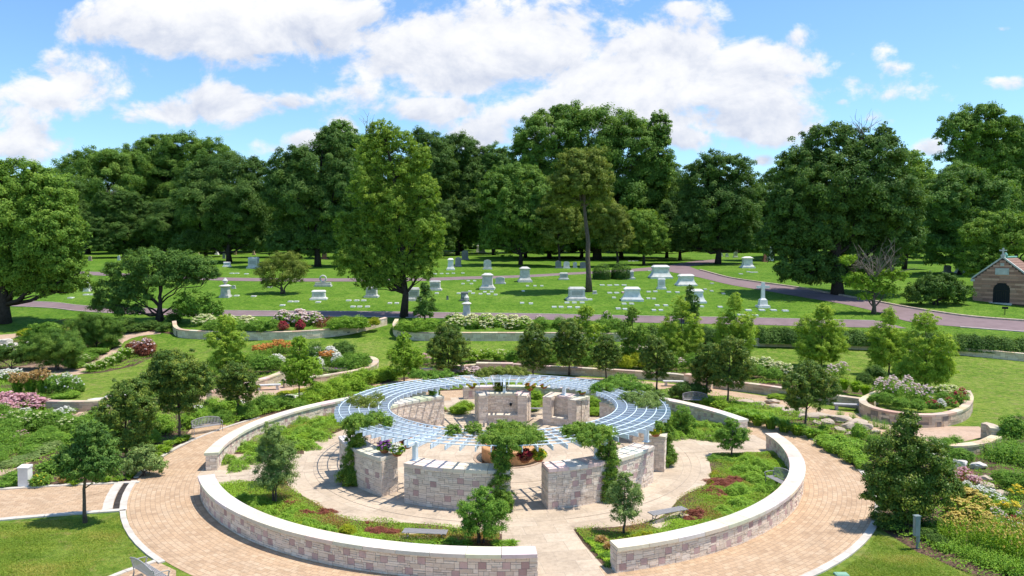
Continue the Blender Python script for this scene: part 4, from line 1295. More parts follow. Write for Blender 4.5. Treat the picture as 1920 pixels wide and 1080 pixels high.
gshrub("green shrub left of the wide one, near the pale boulders", (110, 655), [(95, 618, 30, 14), (80, 630, 32, 16), (60, 640, 26, 14)], "shrub", .13, 2.6, .07, 3, LG, "viburnum_shrub")
gshrub("low dark shrub at the left edge behind the white flowers", (20, 692), [(25, 662, 36, 15), (-15, 665, 30, 17), (50, 672, 24, 13)], "darkshrub", .12, 2.7, .06, 3, LG, "box_shrub")
gshrub("feathery round blue green shrub at the edge of the brick ring", (270, 893), [(270, 862, 31, 25), (252, 872, 22, 17), (288, 872, 22, 18)], "greyshrub", .11, 2.8, .05, 3, LG, "amsonia_shrub")
gshrub("dark dense bush directly behind the metal bench at the right of the pergola", (1288, 752), [(1285, 728, 28, 15), (1310, 733, 20, 13), (1268, 735, 16, 11)], "darkshrub", .11, 2.8, .05, 3, "dark bushes of the right garden", "box_shrub")

# ================================================================== garden plants
def proto_mound(leaf, dens, seed):
    """a ragged bush that is leafy down to the ground"""
    r = np.random.default_rng(seed)
    bl = [(0, 0, .40, .40, .40, .44)]
    for k in range(8):
        a = k * .785 + r.uniform(-.4, .4)
        q = r.uniform(.20, .34)
        bl.append((q * math.cos(a), q * math.sin(a), r.uniform(.16, .62), r.uniform(.13, .24), r.uniform(.13, .24), r.uniform(.16, .30)))
    V, T = crown_leaves(bl, leaf, dens, r, .34, .5, .35, .5)
    n = len(V) // 9                      # loose sprigs
    d = unit(r.normal(size=(n, 3)))
    d[:, 2] = np.abs(d[:, 2]) + .2
    d = unit(d)
    pp = d * np.array((.5, .5, .92)) * r.uniform(.8, 1.16, (n, 1))
    V = np.concatenate([V, leaf_quads(pp, unit(d + .7 * r.normal(size=(n, 3))), leaf * r.uniform(.7, 1.2, n), r)])
    T = np.concatenate([T, .6 + .2 * r.normal(size=n)])
    V[:, :, 2] = np.maximum(V[:, :, 2], 0.004)
    return quads_mesh("bush_foliage", V, T)


def proto_carpet(leaf, n, seed):
    """a low ragged mat"""
    r = np.random.default_rng(seed)
    th = r.uniform(0, 6.283, n)
    ed = 1 + .22 * np.sin(3 * th + seed) + .14 * np.sin(7 * th + 2 * seed)
    q = np.sqrt(r.random(n)) * (1 + .12 * r.normal(size=n))
    x, y = .46 * q * ed * np.cos(th), .46 * q * ed * np.sin(th)
    m = .55 + .45 * np.sin(x * 13 + seed) * np.cos(y * 11 - seed)
    z = np.clip((1 - .75 * np.minimum(q, 1.1) ** 2) * (.45 + .55 * m) * r.random(n) ** .4, 0.01, None)
    N = unit(np.c_[x * 1.4 + .6 * r.normal(size=n), y * 1.4 + .6 * r.normal(size=n), np.full(n, .8)])
    return quads_mesh("mat_foliage", leaf_quads(np.c_[x, y, z], N, leaf * r.uniform(.6, 1.4, n), r), .45 + .2 * m + .2 * r.normal(size=n))


def proto_dome(leaf, dens, seed, lump=.16):
    r = np.random.default_rng(seed)
    n = int(2.3 * dens / (leaf * leaf * .3))
    d = unit(r.normal(size=(n, 3)))
    d[:, 2] = np.abs(d[:, 2])
    k = (np.hypot(d[:, 0], d[:, 1]) / .5) ** 2.4 + d[:, 2] ** 2.4
    p = d / k[:, None] ** (1 / 2.4)
    f = np.zeros(n)
    for _ in range(9):
        c = unit(r.normal(size=(1, 3)))[0]
        c[2] = abs(c[2])
        f += np.exp(-((d - c) ** 2).sum(axis=1) / .10)
    f = 1 - lump + lump * 1.3 * np.clip(f, 0, 1.4)
    p *= (f * (1 - .34 * r.random(n) ** 2.2))[:, None]
    nr = unit(d * np.array((1.3, 1.3, 1.0)) + np.array((0, 0, .45)) + .5 * r.normal(size=(n, 3)))
    V = leaf_quads(p, nr, leaf * r.uniform(.65, 1.3, n), r)
    V[:, :, 2] = np.maximum(V[:, :, 2], .005)
    return quads_mesh("dome_foliage", V, .42 + .22 * (f - .9) / .2 * .5 + .2 * r.normal(size=n))


def proto_blades(n, seed, width=.035, droop=.55, top=None):
    r = np.random.default_rng(seed)
    out, T = [], []
    for i in range(n):
        a = r.uniform(0, 6.28)
        d = np.array((math.cos(a), math.sin(a), 0.0))
        side = np.array((-math.sin(a), math.cos(a), 0.0)) * width * r.uniform(.6, 1.3)
        b = d * r.uniform(0, .16)
        ln = r.uniform(.55, 1.0)
        sp = r.uniform(.08, 1) * .46
        m = b + d * sp * .45 + np.array((0, 0, ln * .72))
        e = b + d * sp + np.array((0, 0, ln * (1 - droop * sp)))
        out.append([b - side * .6, b + side * .6, m + side, m - side])
        out.append([m - side, m + side, e + side * .15, e - side * .15])
        t = .5 + .25 * r.normal()
        T += [t - .15, t + .1]
    return quads_mesh("blade_foliage", np.array(out), np.array(T))


def proto_stalks(n, seed):
    """upright leafy stalks of a tall perennial"""
    r = np.random.default_rng(seed)
    Pn, N, S = [], [], []
    for i in range(n):
        a, q = r.uniform(0, 6.28), r.uniform(0, .42) ** .8
        x, y = q * math.cos(a), q * math.sin(a)
        h = r.uniform(.6, .98) * (1 - .5 * q)
        for k in range(11):
            f = (k + r.random()) / 11
            b = r.uniform(0, 6.28)
            Pn.append((x * (1 + .3 * f) + .05 * math.cos(b), y * (1 + .3 * f) + .05 * math.sin(b), f * h))
            N.append((math.cos(b) * .5, math.sin(b) * .5, .8))
            S.append(.13 * (1.1 - .5 * f))
    Pn, N, S = np.array(Pn), unit(np.array(N) + .25 * r.normal(size=(len(N), 3))), np.array(S)
    return quads_mesh("stalk_foliage", leaf_quads(Pn, N, S, r, .4), .5 + .2 * r.normal(size=len(Pn)))


def proto_blossoms(heads, petals, hr, seed, ring=.42, zlo=.75, zhi=1.05, size=.07, dome=True):
    r = np.random.default_rng(seed)
    Pn, N = [], []
    for i in range(heads):
        a, q = r.uniform(0, 6.28), ring * math.sqrt(r.random())
        z = r.uniform(zlo, zhi) - (.55 * (q / .5) ** 2 if dome else 0)
        c = np.array((q * math.cos(a), q * math.sin(a), max(.12, z)))
        o = unit(r.normal(size=(petals, 3)))
        Pn.append(c + o * hr * np.array((1, 1, .6)))
        N.append(unit(o + np.array((0, 0, .9))))
    Pn, N = np.concatenate(Pn), np.concatenate(N)
    return quads_mesh("blossoms", leaf_quads(Pn, N, size * r.uniform(.7, 1.3, len(Pn)), r, .85), .5 + .25 * r.normal(size=len(Pn)))


PM = {
    "mound": [proto_mound(.085, 1.9, 1), proto_mound(.085, 1.9, 2), proto_dome(.075, 2.2, 3, .3)],
    "bigmound": [proto_mound(.048, 2.0, 4), proto_mound(.048, 2.0, 5), proto_mound(.052, 1.9, 25)],
    "dome": [proto_dome(.06, 3.2, 51, .08)],
    "mat": [proto_carpet(.05, 3600, 41), proto_carpet(.05, 3600, 42), proto_carpet(.06, 2600, 43)],
    "blades": [proto_blades(240, 6), proto_blades(240, 7, .03, .7)],
    "stalks": [proto_stalks(80, 8), proto_stalks(70, 9)],
}
BL = {
    "dots": [proto_blossoms(26, 9, .035, 11), proto_blossoms(30, 8, .032, 12)],
    "heads": [proto_blossoms(30, 16, .06, 13, .45), proto_blossoms(34, 14, .055, 14, .45)],
    "full": [proto_blossoms(130, 14, .06, 15, .52, .76, 1.08, .08), proto_blossoms(130, 14, .06, 16, .52, .76, 1.08, .08)],
    "plume": [proto_blossoms(100, 12, .055, 17, .46, .7, 1.15, .075, False)],
}
PN = [0]


def plant(name, label, px, py, w, h, kind, mat, blossom=None, bmat=None, group=None, zo=0.0, cat="plant", lit=None):
    PN[0] += 1
    r = random.Random(PN[0])
    p = px if isinstance(px, Vector) else G(px, py, zo)
    s = mpp(p)
    o = thing(name, label, cat, p, r.uniform(0, 6.28), group)
    o.scale = (w * s, w * s * r.uniform(.9, 1.1), h * s)
    me = PM[kind][PN[0] % len(PM[kind])]
    f = bpy.data.objects.new("foliage", me)
    if not me.materials:
        me.materials.append(L["shrub"])
    COL.objects.link(f)
    f.parent = o
    f.material_slots[0].link = "OBJECT"
    f.material_slots[0].material = L[mat]
    if blossom:
        mb_ = BL[blossom][PN[0] % len(BL[blossom])]
        if not mb_.materials:
            mb_.materials.append(L["white"])
        b = bpy.data.objects.new("blossoms", mb_)
        COL.objects.link(b)
        b.parent = o
        b.material_slots[0].link = "OBJECT"
        b.material_slots[0].material = L[bmat]
    return o


def row(name, what, where, items, kind, mat, blossom=None, bmat=None, zo=0.0, cat="plant"):
    """several plants of one sort in one place; items: (px, py, w, h) of each"""
    items = sorted(items)
    n = len(items)
    many = what + ("es" if what.endswith(("s", "sh")) else "s")
    for i, it in enumerate(items):
        if n == 1:
            lab = f"{what} {where}"
        elif n == 2:
            lab = f"{'left' if i == 0 else 'right'} one of two {many} {where}"
        else:
            lab = f"{ORD[i]} {what} from the left {where}"
        if len(lab.split()) > 15:
            lab = lab.replace(" from the left", "")
        plant(name, lab, it[0], it[1], it[2], it[3], kind, mat, blossom, bmat, f"{many} {where}" if n > 1 else None, zo, cat)


def scatter(x0, x1, n, yfun, w, h, seed, jy=3):
    r = random.Random(seed)
    return [(x0 + (x1 - x0) * (i + .5) / n + r.uniform(-.3, .3) * (x1 - x0) / n, yfun(x0 + (x1 - x0) * (i + .5) / n) + r.uniform(-jy, jy), w * r.uniform(.8, 1.25), h * r.uniform(.8, 1.2)) for i in range(n)]


lin = lambda a, b: (lambda x: a[1] + (b[1] - a[1]) * (x - a[0]) / (b[0] - a[0]))
ZP1 = 0.85
plant("yew_bush", "dark clipped yew dome touching the long bare trunk's side", 1128, 523, 35, 29, "dome", "darkshrub", group="yew domes", cat="bush")
plant("yew_bush", "larger dark clipped yew dome next to the small square grey block", 1166, 522, 43, 31, "dome", "darkshrub", group="yew domes", cat="bush")
W = "in the left raised planter below the road"
row("hydrangea_shrub", "cream flowered shrub", W, [(385, 611, 46, 22), (428, 613, 40, 22), (462, 612, 44, 20)], "mound", "shrub", "full", "cream", ZP1)
row("lavender_mound", "dark green mound", W, [(402, 618, 44, 18), (445, 620, 44, 20), (482, 621, 46, 22), (512, 620, 36, 22)], "bigmound", "shrub", None, None, ZP1)
row("rose_bush", "blush flowered bush", W, [(532, 610, 40, 28), (560, 612, 44, 32), (590, 611, 38, 26)], "mound", "shrub", "full", "blush", ZP1)
row("rose_bush", "crimson flowered low bush", W, [(530, 620, 22, 18), (563, 618, 18, 18)], "mound", "maroon", "full", "red", ZP1)
row("bronze_grass", "bronze upright plant", W, [(600, 614, 28, 22), (618, 612, 26, 24)], "stalks", "maroon", None, None, ZP1)
row("grass_mound", "fresh green clipped mound", W, [(628, 617, 34, 22), (648, 617, 40, 25), (672, 616, 40, 25)], "bigmound", "covergreen", None, None, ZP1)
row("lime_shrub", "lime green small shrub", W, [(688, 613, 20, 20), (703, 611, 22, 17)], "mound", "lime", None, None, ZP1 * .8)
W = "in the middle raised planter below the road"
row("grass_mound", "fresh green clipped mound", W, [(758, 621, 40, 22), (783, 622, 44, 25), (808, 621, 40, 24)], "bigmound", "covergreen", None, None, ZP1)
row("hydrangea_shrub", "cream flowered full shrub", W, [(858, 616, 40, 26), (885, 617, 42, 28), (912, 617, 42, 28), (938, 617, 42, 27), (962, 618, 42, 27), (984, 618, 34, 25)], "mound", "covergreen", "full", "cream", ZP1)
row("rose_bush", "blush flowered bush", W, [(852, 603, 34, 17), (1012, 604, 18, 14), (1138, 606, 22, 24)], "mound", "shrub", "heads", "blush", ZP1)
row("lavender_mound", "dark green hedge plant", W, scatter(1008, 1165, 6, lin((1008, 620), (1165, 622)), 38, 24, 3, 1), "bigmound", "shrub", None, None, ZP1)

W = "in the low stone planter on the left"
row("daylily_clump", "orange flowered clump", W, [(488, 671, 30, 22), (503, 666, 26, 20)], "stalks", "blade", "plume", "orange", .5)
row("sneezeweed_clump", "rust flowered clump", W, [(522, 662, 28, 22), (538, 664, 26, 20), (612, 683, 30, 22)], "stalks", "blade", "plume", "orange", .5)
row("phlox_clump", "white flowered clump", W, [(518, 682, 34, 18), (592, 676, 36, 26), (620, 676, 34, 26), (634, 684, 26, 22), (596, 690, 24, 20)], "stalks", "shrub", "full", "white", .5)
row("garden_shrub", "round green shrub", W, [(490, 692, 44, 30), (512, 690, 36, 24), (638, 690, 34, 22), (656, 693, 46, 32), (676, 691, 42, 30)], "bigmound", "shrub", None, None, .5)
row("catmint_edging", "low violet edging plant", W, scatter(600, 660, 4, lin((600, 697), (660, 695)), 26, 8, 5, 1), "mound", "greyshrub", "dots", "purple", .5)
row("redbud_bush", "dark leaved small bush", W, [(590, 678, 42, 38), (646, 672, 40, 34)], "bigmound", "oak", None, None, .4)
row("garden_shrub", "green mound", "by the lawn edge behind the smaller dark tree", [(406, 690, 40, 30), (440, 688, 40, 34), (468, 690, 36, 28), (395, 702, 30, 18)], "bigmound", "shrub", None, None)

W = "along the outside of the ring wall"
row("forsythia_shrub", "bright green leafy shrub", W, [(600, 752, 60, 36), (630, 742, 56, 36), (655, 732, 54, 36), (680, 722, 50, 32), (705, 716, 44, 28), (728, 712, 40, 26), (580, 764, 50, 32)], "bigmound", "spring")
row("garden_shrub", "darker green shrub", W, [(495, 772, 50, 36), (465, 784, 44, 30), (530, 764, 46, 26), (420, 792, 40, 24), (560, 772, 40, 24)], "bigmound", "shrub")
row("marigold_edging", "lime yellow low plant", "by the flat rocks behind the ring wall", [(508, 748, 34, 9), (535, 742, 36, 10), (560, 738, 34, 10), (585, 732, 30, 9)], "mound", "lime")

W = "below the large dark tree by the ring path"
row("hosta_clump", "light green hosta", W, [(300, 846, 26, 14), (318, 838, 26, 14), (335, 832, 28, 15), (295, 860, 24, 14), (312, 850, 26, 14), (350, 826, 24, 13)], "blades", "spring")
row("garden_shrub", "loose green shrub", W, [(300, 812, 60, 40), (362, 800, 50, 34), (400, 778, 52, 34), (280, 832, 46, 28), (432, 770, 44, 28), (385, 792, 40, 26)], "bigmound", "covergreen")

W = "in the left garden by the stone wall"
row("phlox_clump", "pink flowered clump", W, [(-8, 768, 50, 30), (14, 765, 44, 30), (36, 768, 44, 30), (58, 765, 42, 28), (76, 768, 40, 22), (12, 778, 40, 28)], "stalks", "shrub", "full", "pinkf")
row("phlox_clump", "white flowered clump", "in front of the left stone wall", [(45, 786, 36, 22), (108, 786, 30, 20), (125, 782, 30, 22), (70, 796, 28, 18)], "stalks", "shrub", "heads", "white")
row("daisy_shrub", "yellow green bushy plant", "in front of the left stone wall", [(60, 808, 54, 40), (88, 806, 50, 38), (130, 812, 44, 34), (30, 800, 40, 34)], "bigmound", "shrub", "dots", "cream")
row("garden_shrub", "soft green mound", "along the sand path on the left", [(170, 826, 66, 36), (205, 832, 54, 34), (140, 832, 44, 22), (105, 828, 44, 18), (195, 806, 44, 30), (228, 838, 40, 26)], "bigmound", "covergreen")
row("tall_perennial", "tall green stalky plant", "at the left edge above the sand path", [(5, 836, 42, 46), (26, 842, 40, 44), (2, 858, 40, 30), (46, 846, 36, 30), (-14, 812, 40, 40)], "stalks", "shrub")
row("juniper_mat", "grey green low spreading plant", "above the sand path on the left", [(50, 862, 50, 12), (78, 850, 50, 13), (102, 838, 44, 12), (22, 874, 46, 12)], "mound", "greyshrub")
row("garden_shrub", "low green plant", "beside the white stone pillar", [(26, 905, 40, 22), (95, 888, 44, 28), (120, 886, 36, 30), (10, 912, 34, 16), (130, 900, 30, 18)], "mound", "shrub")
row("coneflower_clump", "yellow flowered clump", "beside the white stone pillar", [(78, 911, 36, 26), (100, 876, 26, 18)], "mound", "shrub", "dots", "yellow")
row("bronze_grass", "tan grassy tuft", "under the round green tree", [(117, 908, 22, 20), (138, 905, 22, 22)], "blades", "tan")
row("hosta_clump", "yellow green hosta", "under the round green tree", [(140, 910, 24, 12), (200, 905, 24, 12), (222, 903, 24, 12), (245, 896, 24, 13)], "blades", "spring")
W = "in the left garden above the wall"
row("feather_grass", "tan feathery grass", W, [(34, 738, 34, 34), (58, 740, 36, 36), (78, 740, 34, 42)], "blades", "blade", "plume", "tan")
row("phlox_clump", "white flowered clump", W, [(-6, 718, 40, 26), (14, 716, 36, 26), (32, 714, 34, 24)], "stalks", "shrub", "heads", "white")
row("hibiscus_shrub", "white flowered tall shrub", W, [(100, 740, 34, 38), (124, 738, 38, 40), (142, 736, 28, 32)], "bigmound", "shrub", "heads", "white")
row("garden_shrub", "low green plant", W, [(112, 748, 34, 14), (136, 746, 30, 14), (4, 750, 34, 22), (-20, 744, 36, 30)], "mound", "covergreen")
W = "beside the sand path on the left lawn"
row("hibiscus_shrub", "maroon bush with pink flowers", W, [(252, 664, 30, 26), (274, 668, 38, 36)], "bigmound", "maroon", "heads", "blush")
row("daylily_clump", "arching green clump", W, [(236, 672, 34, 22), (220, 680, 34, 22), (204, 688, 32, 22), (188, 693, 32, 20), (170, 697, 30, 18), (245, 662, 28, 16)], "blades", "blade", "dots", "cream")
row("garden_shrub", "low green edging shrub", W, [(205, 652, 40, 16), (180, 664, 40, 16), (165, 676, 36, 16), (145, 690, 30, 14)], "mound", "shrub")
row("lime_shrub", "yellow leaved small shrub", "at the left edge by the pale boulders", [(46, 632, 26, 16), (62, 625, 22, 14)], "mound", "lime")
row("hydrangea_shrub", "cream flowered small shrub", "under the wide left shrub", [(138, 684, 30, 22), (158, 680, 26, 16)], "mound", "shrub", "heads", "cream")
row("garden_shrub", "dark shrub", "under the spreading tree by the road", [(255, 622, 40, 16), (282, 616, 40, 16), (308, 620, 36, 20), (230, 612, 40, 22), (325, 606, 30, 22)], "mound", "darkshrub")

W = "in the bed behind the back seat wall"
row("phlox_clump", "red flowered clump", W, [(772, 672, 34, 20), (795, 680, 30, 18)], "stalks", "shrub", "heads", "pinkf", .3)
row("hydrangea_shrub", "pale green flowering shrub", W, [(885, 676, 36, 22), (912, 674, 36, 22), (938, 674, 34, 22), (958, 676, 30, 20)], "mound", "spring", "dots", "cream", .3)
row("garden_shrub", "mid green filling shrub", W, [(965, 680, 36, 28), (1032, 680, 34, 26), (1042, 672, 36, 30), (1100, 686, 36, 30), (1112, 676, 40, 32), (1165, 680, 36, 30), (1205, 686, 36, 30), (1255, 690, 40, 30), (1300, 690, 36, 28), (1420, 705, 36, 24), (1450, 710, 34, 22)], "bigmound", "shrub", None, None, .3)
row("phlox_clump", "blush flowered clump", W, [(1168, 668, 30, 22), (1190, 666, 30, 22), (1210, 668, 24, 20), (1275, 688, 24, 18)], "stalks", "shrub", "heads", "blush", .4)
row("golden_sumac", "lime yellow bright clump", W, [(1174, 690, 30, 24), (1192, 688, 32, 28)], "bigmound", "lime", None, None, .4)
row("hydrangea_shrub", "cream flowered shrub", W, [(1412, 692, 34, 22), (1436, 694, 38, 24), (1460, 700, 34, 22), (1477, 704, 28, 22)], "mound", "shrub", "full", "cream", .4)
row("phlox_clump", "pale pink flowered clump", "behind the pergola seen over its slats", [(866, 702, 34, 16), (890, 702, 30, 15)], "stalks", "shrub", "full", "blush")

W = "in the flower strip beside the long stone seat"
row("garden_grass", "yellow green grassy clump", W, [(1582, 730, 34, 24), (1604, 735, 34, 26), (1622, 740, 30, 22)], "blades", "spring", None, None, .3)
row("phlox_clump", "white flowered clump", W, [(1558, 706, 26, 24), (1578, 702, 28, 26), (1546, 712, 22, 18)], "stalks", "shrub", "heads", "blush", .3)
row("garden_shrub", "dark green shrub", W, [(1640, 712, 44, 28), (1620, 720, 34, 22), (1655, 730, 34, 22), (1500, 712, 34, 20), (1530, 716, 34, 22)], "bigmound", "darkshrub", None, None, .3)
ZP3 = 0.75
W = "in the round stone planter"
row("phlox_clump", "blush flowered clump", W, [(1652, 742, 34, 36), (1672, 742, 36, 40), (1690, 748, 30, 34), (1715, 752, 32, 36), (1735, 756, 34, 36), (1700, 738, 32, 36)], "stalks", "shrub", "heads", "blush", ZP3)
row("rose_bush", "crimson flowered bush", W, [(1748, 766, 24, 18), (1792, 756, 34, 24), (1803, 750, 28, 24), (1780, 764, 28, 20)], "mound", "shrub", "heads", "red", ZP3)
row("sedum_clump", "pale yellow flowered clump", W, [(1768, 740, 30, 18), (1785, 738, 28, 16)], "mound", "spring", "full", "cream", ZP3)
row("garden_shrub", "green mound", W, [(1660, 758, 34, 22), (1690, 766, 36, 22), (1720, 768, 34, 20), (1770, 758, 34, 24), (1640, 754, 28, 16)], "bigmound", "shrub", None, None, ZP3)
row("phlox_clump", "white flowered small clump", W, [(1764, 766, 18, 18)], "stalks", "shrub", "full", "white", ZP3)

W = "between the ring path and the rocky creek"
row("rush_clump", "dark green rushy clump", W, [(1395, 792, 44, 26), (1420, 798, 44, 28), (1445, 804, 44, 28), (1470, 810, 44, 28), (1495, 816, 44, 26), (1520, 822, 40, 24), (1372, 784, 40, 24), (1410, 786, 40, 22), (1440, 792, 40, 22), (1540, 824, 32, 20)], "blades", "blade")
row("lady_mantle", "yellow green low clump", "behind the metal bench at the rocky creek", [(1350, 768, 40, 20), (1375, 772, 36, 18), (1330, 762, 34, 18), (1500, 806, 28, 14), (1545, 812, 26, 16), (1475, 745, 34, 10), (1455, 748, 34, 10)], "mound", "spring")
row("blazing_star", "thin green stalk", "along the sand path by the round planter", [(1622, 792, 16, 18), (1640, 800, 16, 20), (1658, 804, 16, 22), (1600, 786, 14, 16), (1575, 780, 14, 14), (1676, 815, 16, 22)], "stalks", "blade")
W = "along the outer kerb of the ring path"
row("garden_shrub", "bright green low plant", W, [(1548, 836, 44, 22), (1566, 848, 44, 26), (1585, 856, 44, 28), (1600, 868, 40, 28), (1572, 832, 40, 20), (1600, 842, 44, 26), (1618, 880, 36, 26), (1625, 858, 40, 26), (1610, 826, 30, 34)], "mound", "covergreen")
row("garden_shrub", "mixed green plant", "behind the large dark leafy bush", [(1770, 850, 44, 30), (1790, 842, 40, 26), (1640, 840, 36, 26), (1800, 868, 44, 28), (1745, 842, 36, 24), (1770, 880, 34, 24)], "bigmound", "shrub")
W = "in the right garden"
row("sedum_clump", "yellow headed sedum clump", W, [(1795, 945, 54, 34), (1818, 952, 54, 36), (1840, 962, 46, 34), (1800, 970, 54, 34), (1826, 984, 54, 36), (1848, 990, 40, 30), (1790, 990, 44, 30), (1785, 925, 40, 26)], "mound", "spring", "full", "sedum")
row("aster_clump", "magenta flowered clump", W, [(1788, 905, 32, 24), (1808, 900, 36, 26), (1828, 912, 30, 22)], "stalks", "maroon", "heads", "pinkf")
row("phlox_clump", "white flowered clump", W, [(1835, 930, 32, 22), (1860, 940, 34, 24), (1812, 918, 26, 18), (1880, 950, 26, 18)], "stalks", "shrub", "heads", "white")
row("lily_clump", "yellow flowered tall clump", W, [(1905, 935, 30, 28), (1898, 965, 34, 28), (1880, 962, 28, 24)], "stalks", "shrub", "heads", "yellow")
row("tall_perennial", "tall mid green leafy clump", W, [(1870, 862, 50, 46), (1900, 868, 54, 50), (1925, 862, 50, 50), (1885, 846, 44, 34), (1850, 850, 34, 28), (1945, 880, 50, 50)], "stalks", "shrub")
row("garden_shrub", "round dark green shrub", W, [(1905, 918, 56, 36), (1880, 905, 40, 26), (1935, 925, 50, 40)], "bigmound", "shrub")
row("liatris_clump", "tall spiky green clump", "in the front of the right garden", [(1780, 1016, 39, 57), (1804, 1024, 41, 62), (1828, 1034, 41, 65), (1852, 1040, 44, 70), (1876, 1044, 44, 70), (1900, 1054, 46, 72), (1924, 1058, 46, 75), (1848, 1014, 39, 57), (1872, 1018, 39, 59), (1900, 1024, 41, 62), (1925, 1028, 41, 65)], "stalks", "spring", "dots", "sedum")
row("tall_perennial", "full green leafy clump", "filling the front of the right garden", [(1762, 1000, 40, 34), (1790, 1032, 40, 30), (1816, 1046, 40, 32), (1840, 1058, 44, 36), (1866, 1064, 44, 40), (1892, 1076, 46, 44), (1918, 1084, 46, 46), (1770, 1032, 36, 20), (1862, 1000, 36, 36), (1885, 1008, 36, 36)], "stalks", "covergreen")
row("garden_shrub", "low loose green plant", "filling the bed on the left by the sand path", [(72, 836, 46, 26), (90, 822, 44, 24), (20, 815, 50, 30), (112, 832, 40, 22), (0, 790, 50, 34), (150, 808, 44, 26), (165, 800, 44, 28), (62, 850, 44, 16), (-10, 870, 44, 24), (125, 802, 44, 26), (182, 790, 40, 24)], "bigmound", "shrub")
row("aster_clump", "pale pink flowered clump", "filling the bed on the left by the sand path", [(142, 796, 30, 22), (40, 826, 30, 22), (98, 800, 30, 20), (5, 800, 32, 24)], "stalks", "shrub", "dots", "pinkf")
row("bee_balm_clump", "crimson flowered clump", "in the front of the right garden", [(1850, 1004, 26, 26), (1895, 992, 28, 30), (1918, 1000, 28, 30), (1805, 1000, 24, 20)], "stalks", "shrub", "dots", "red")
row("aster_clump", "pale flowered clump", "in the front of the right garden", [(1880, 990, 32, 30), (1905, 1006, 32, 30), (1868, 975, 30, 26), (1920, 978, 30, 26)], "stalks", "shrub", "dots", "blush")
row("garden_shrub", "dark low plant", "round the foot of the grey utility post", [(1740, 1012, 40, 22), (1760, 1024, 36, 22), (1668, 992, 50, 26), (1735, 990, 50, 26), (1645, 975, 30, 18)], "mound", "darkshrub")

W = "in the front left quarter bed"
row("stonecrop_mat", "red brown stonecrop mat", W, [(545, 948, 40, 12), (572, 966, 40, 12), (704, 1000, 54, 14), (735, 1002, 36, 12), (640, 985, 40, 8), (610, 962, 40, 10), (690, 985, 36, 9)], "mat", "maroon")
row("golden_spirea", "lime yellow mound", W, [(652, 1004, 34, 22), (565, 990, 22, 12)], "bigmound", "lime")
row("garden_shrub", "fine green tuft", W, [(500, 968, 46, 22), (478, 952, 40, 24), (535, 980, 46, 22), (575, 988, 50, 20), (610, 998, 44, 18), (455, 938, 40, 18), (545, 965, 40, 18), (690, 1016, 40, 10)], "mat", "covergreen")
row("garden_grass", "low grassy tuft", W, [(820, 1022, 40, 14), (845, 1024, 40, 16), (872, 1026, 36, 14), (790, 1022, 34, 10), (935, 1028, 36, 16), (958, 1026, 34, 16)], "blades", "blade")
W = "in the front right quarter bed"
row("stonecrop_mat", "red brown stonecrop mat", W, [(1350, 908, 54, 14), (1335, 924, 54, 13), (1365, 916, 50, 13), (1380, 904, 46, 12), (1345, 936, 44, 12), (1308, 965, 44, 14), (1325, 980, 40, 10), (1370, 900, 34, 9), (1290, 975, 30, 10)], "mat", "maroon")
row("garden_shrub", "fresh green spreading mound", W, [(1395, 885, 56, 24), (1425, 878, 50, 24), (1448, 890, 44, 24), (1415, 905, 56, 24), (1385, 925, 60, 24), (1430, 925, 50, 24), (1390, 950, 60, 22), (1355, 965, 60, 20), (1330, 990, 56, 16), (1290, 1000, 50, 14), (1455, 910, 36, 22), (1400, 865, 40, 18)], "mat", "covergreen")
row("golden_spirea", "lime green low mound", W, [(1340, 894, 24, 14), (1336, 908, 22, 10), (1215, 1008, 40, 16), (1195, 1012, 34, 14)], "mat", "lime")
row("garden_grass", "tan grassy tuft", W, [(1128, 1020, 28, 18), (1142, 1032, 28, 18), (1156, 1030, 24, 18)], "blades", "tan")
row("garden_shrub", "low leafy edging plant", W, [(1108, 1016, 26, 12), (1122, 1032, 30, 14), (1136, 1046, 30, 15), (1150, 1062, 32, 17), (1158, 1048, 26, 16), (1445, 922, 34, 26), (1462, 930, 28, 24), (1340, 862, 34, 12), (1362, 866, 34, 12)], "mat", "shrub")
W = "in the back left quarter bed"
row("garden_shrub", "fresh green spreading mound", W, [(600, 800, 54, 20), (628, 792, 44, 20), (570, 815, 56, 22), (600, 822, 50, 20), (545, 832, 56, 22), (575, 840, 50, 20), (470, 866, 50, 24), (445, 880, 44, 22), (430, 868, 36, 22), (490, 845, 50, 20), (520, 812, 50, 20), (460, 842, 44, 20), (560, 795, 50, 18)], "mat", "covergreen")
W = "in the back right quarter bed"
row("garden_shrub", "fresh green spreading mound", W, [(1300, 818, 48, 22), (1330, 824, 46, 20), (1355, 818, 40, 20), (1268, 822, 40, 20), (1320, 805, 44, 20), (1345, 806, 40, 18), (1290, 800, 40, 20)], "mat", "covergreen")
row("garden_shrub", "green leafy mound", "seen between the walls at the back of the pergola", [(860, 775, 40, 18), (872, 768, 40, 18), (995, 770, 36, 20), (1000, 752, 40, 24), (1110, 765, 36, 24), (1125, 750, 40, 24), (1115, 778, 36, 14)], "bigmound", "spring")


# ground cover nobody could count
def in_poly(x, y, poly):
    c = np.zeros(len(x), bool)
    j = len(poly) - 1
    for i in range(len(poly)):
        xi, yi = poly[i]
        xj, yj = poly[j]
        c ^= ((yi > y) != (yj > y)) & (x < (xj - xi) * (y - yi) / (yj - yi + 1e-12) + xi)
        j = i
    return c


def wav(x, y, s, seed):
    r = np.random.default_rng(seed)
    f = np.zeros(len(x))
    for k in range(7):
        a, b, ph = r.normal(0, 1.0 / s), r.normal(0, 1.0 / s), r.uniform(0, 6.28)
        f += np.sin(a * x + b * y + ph)
    return f / 3.0


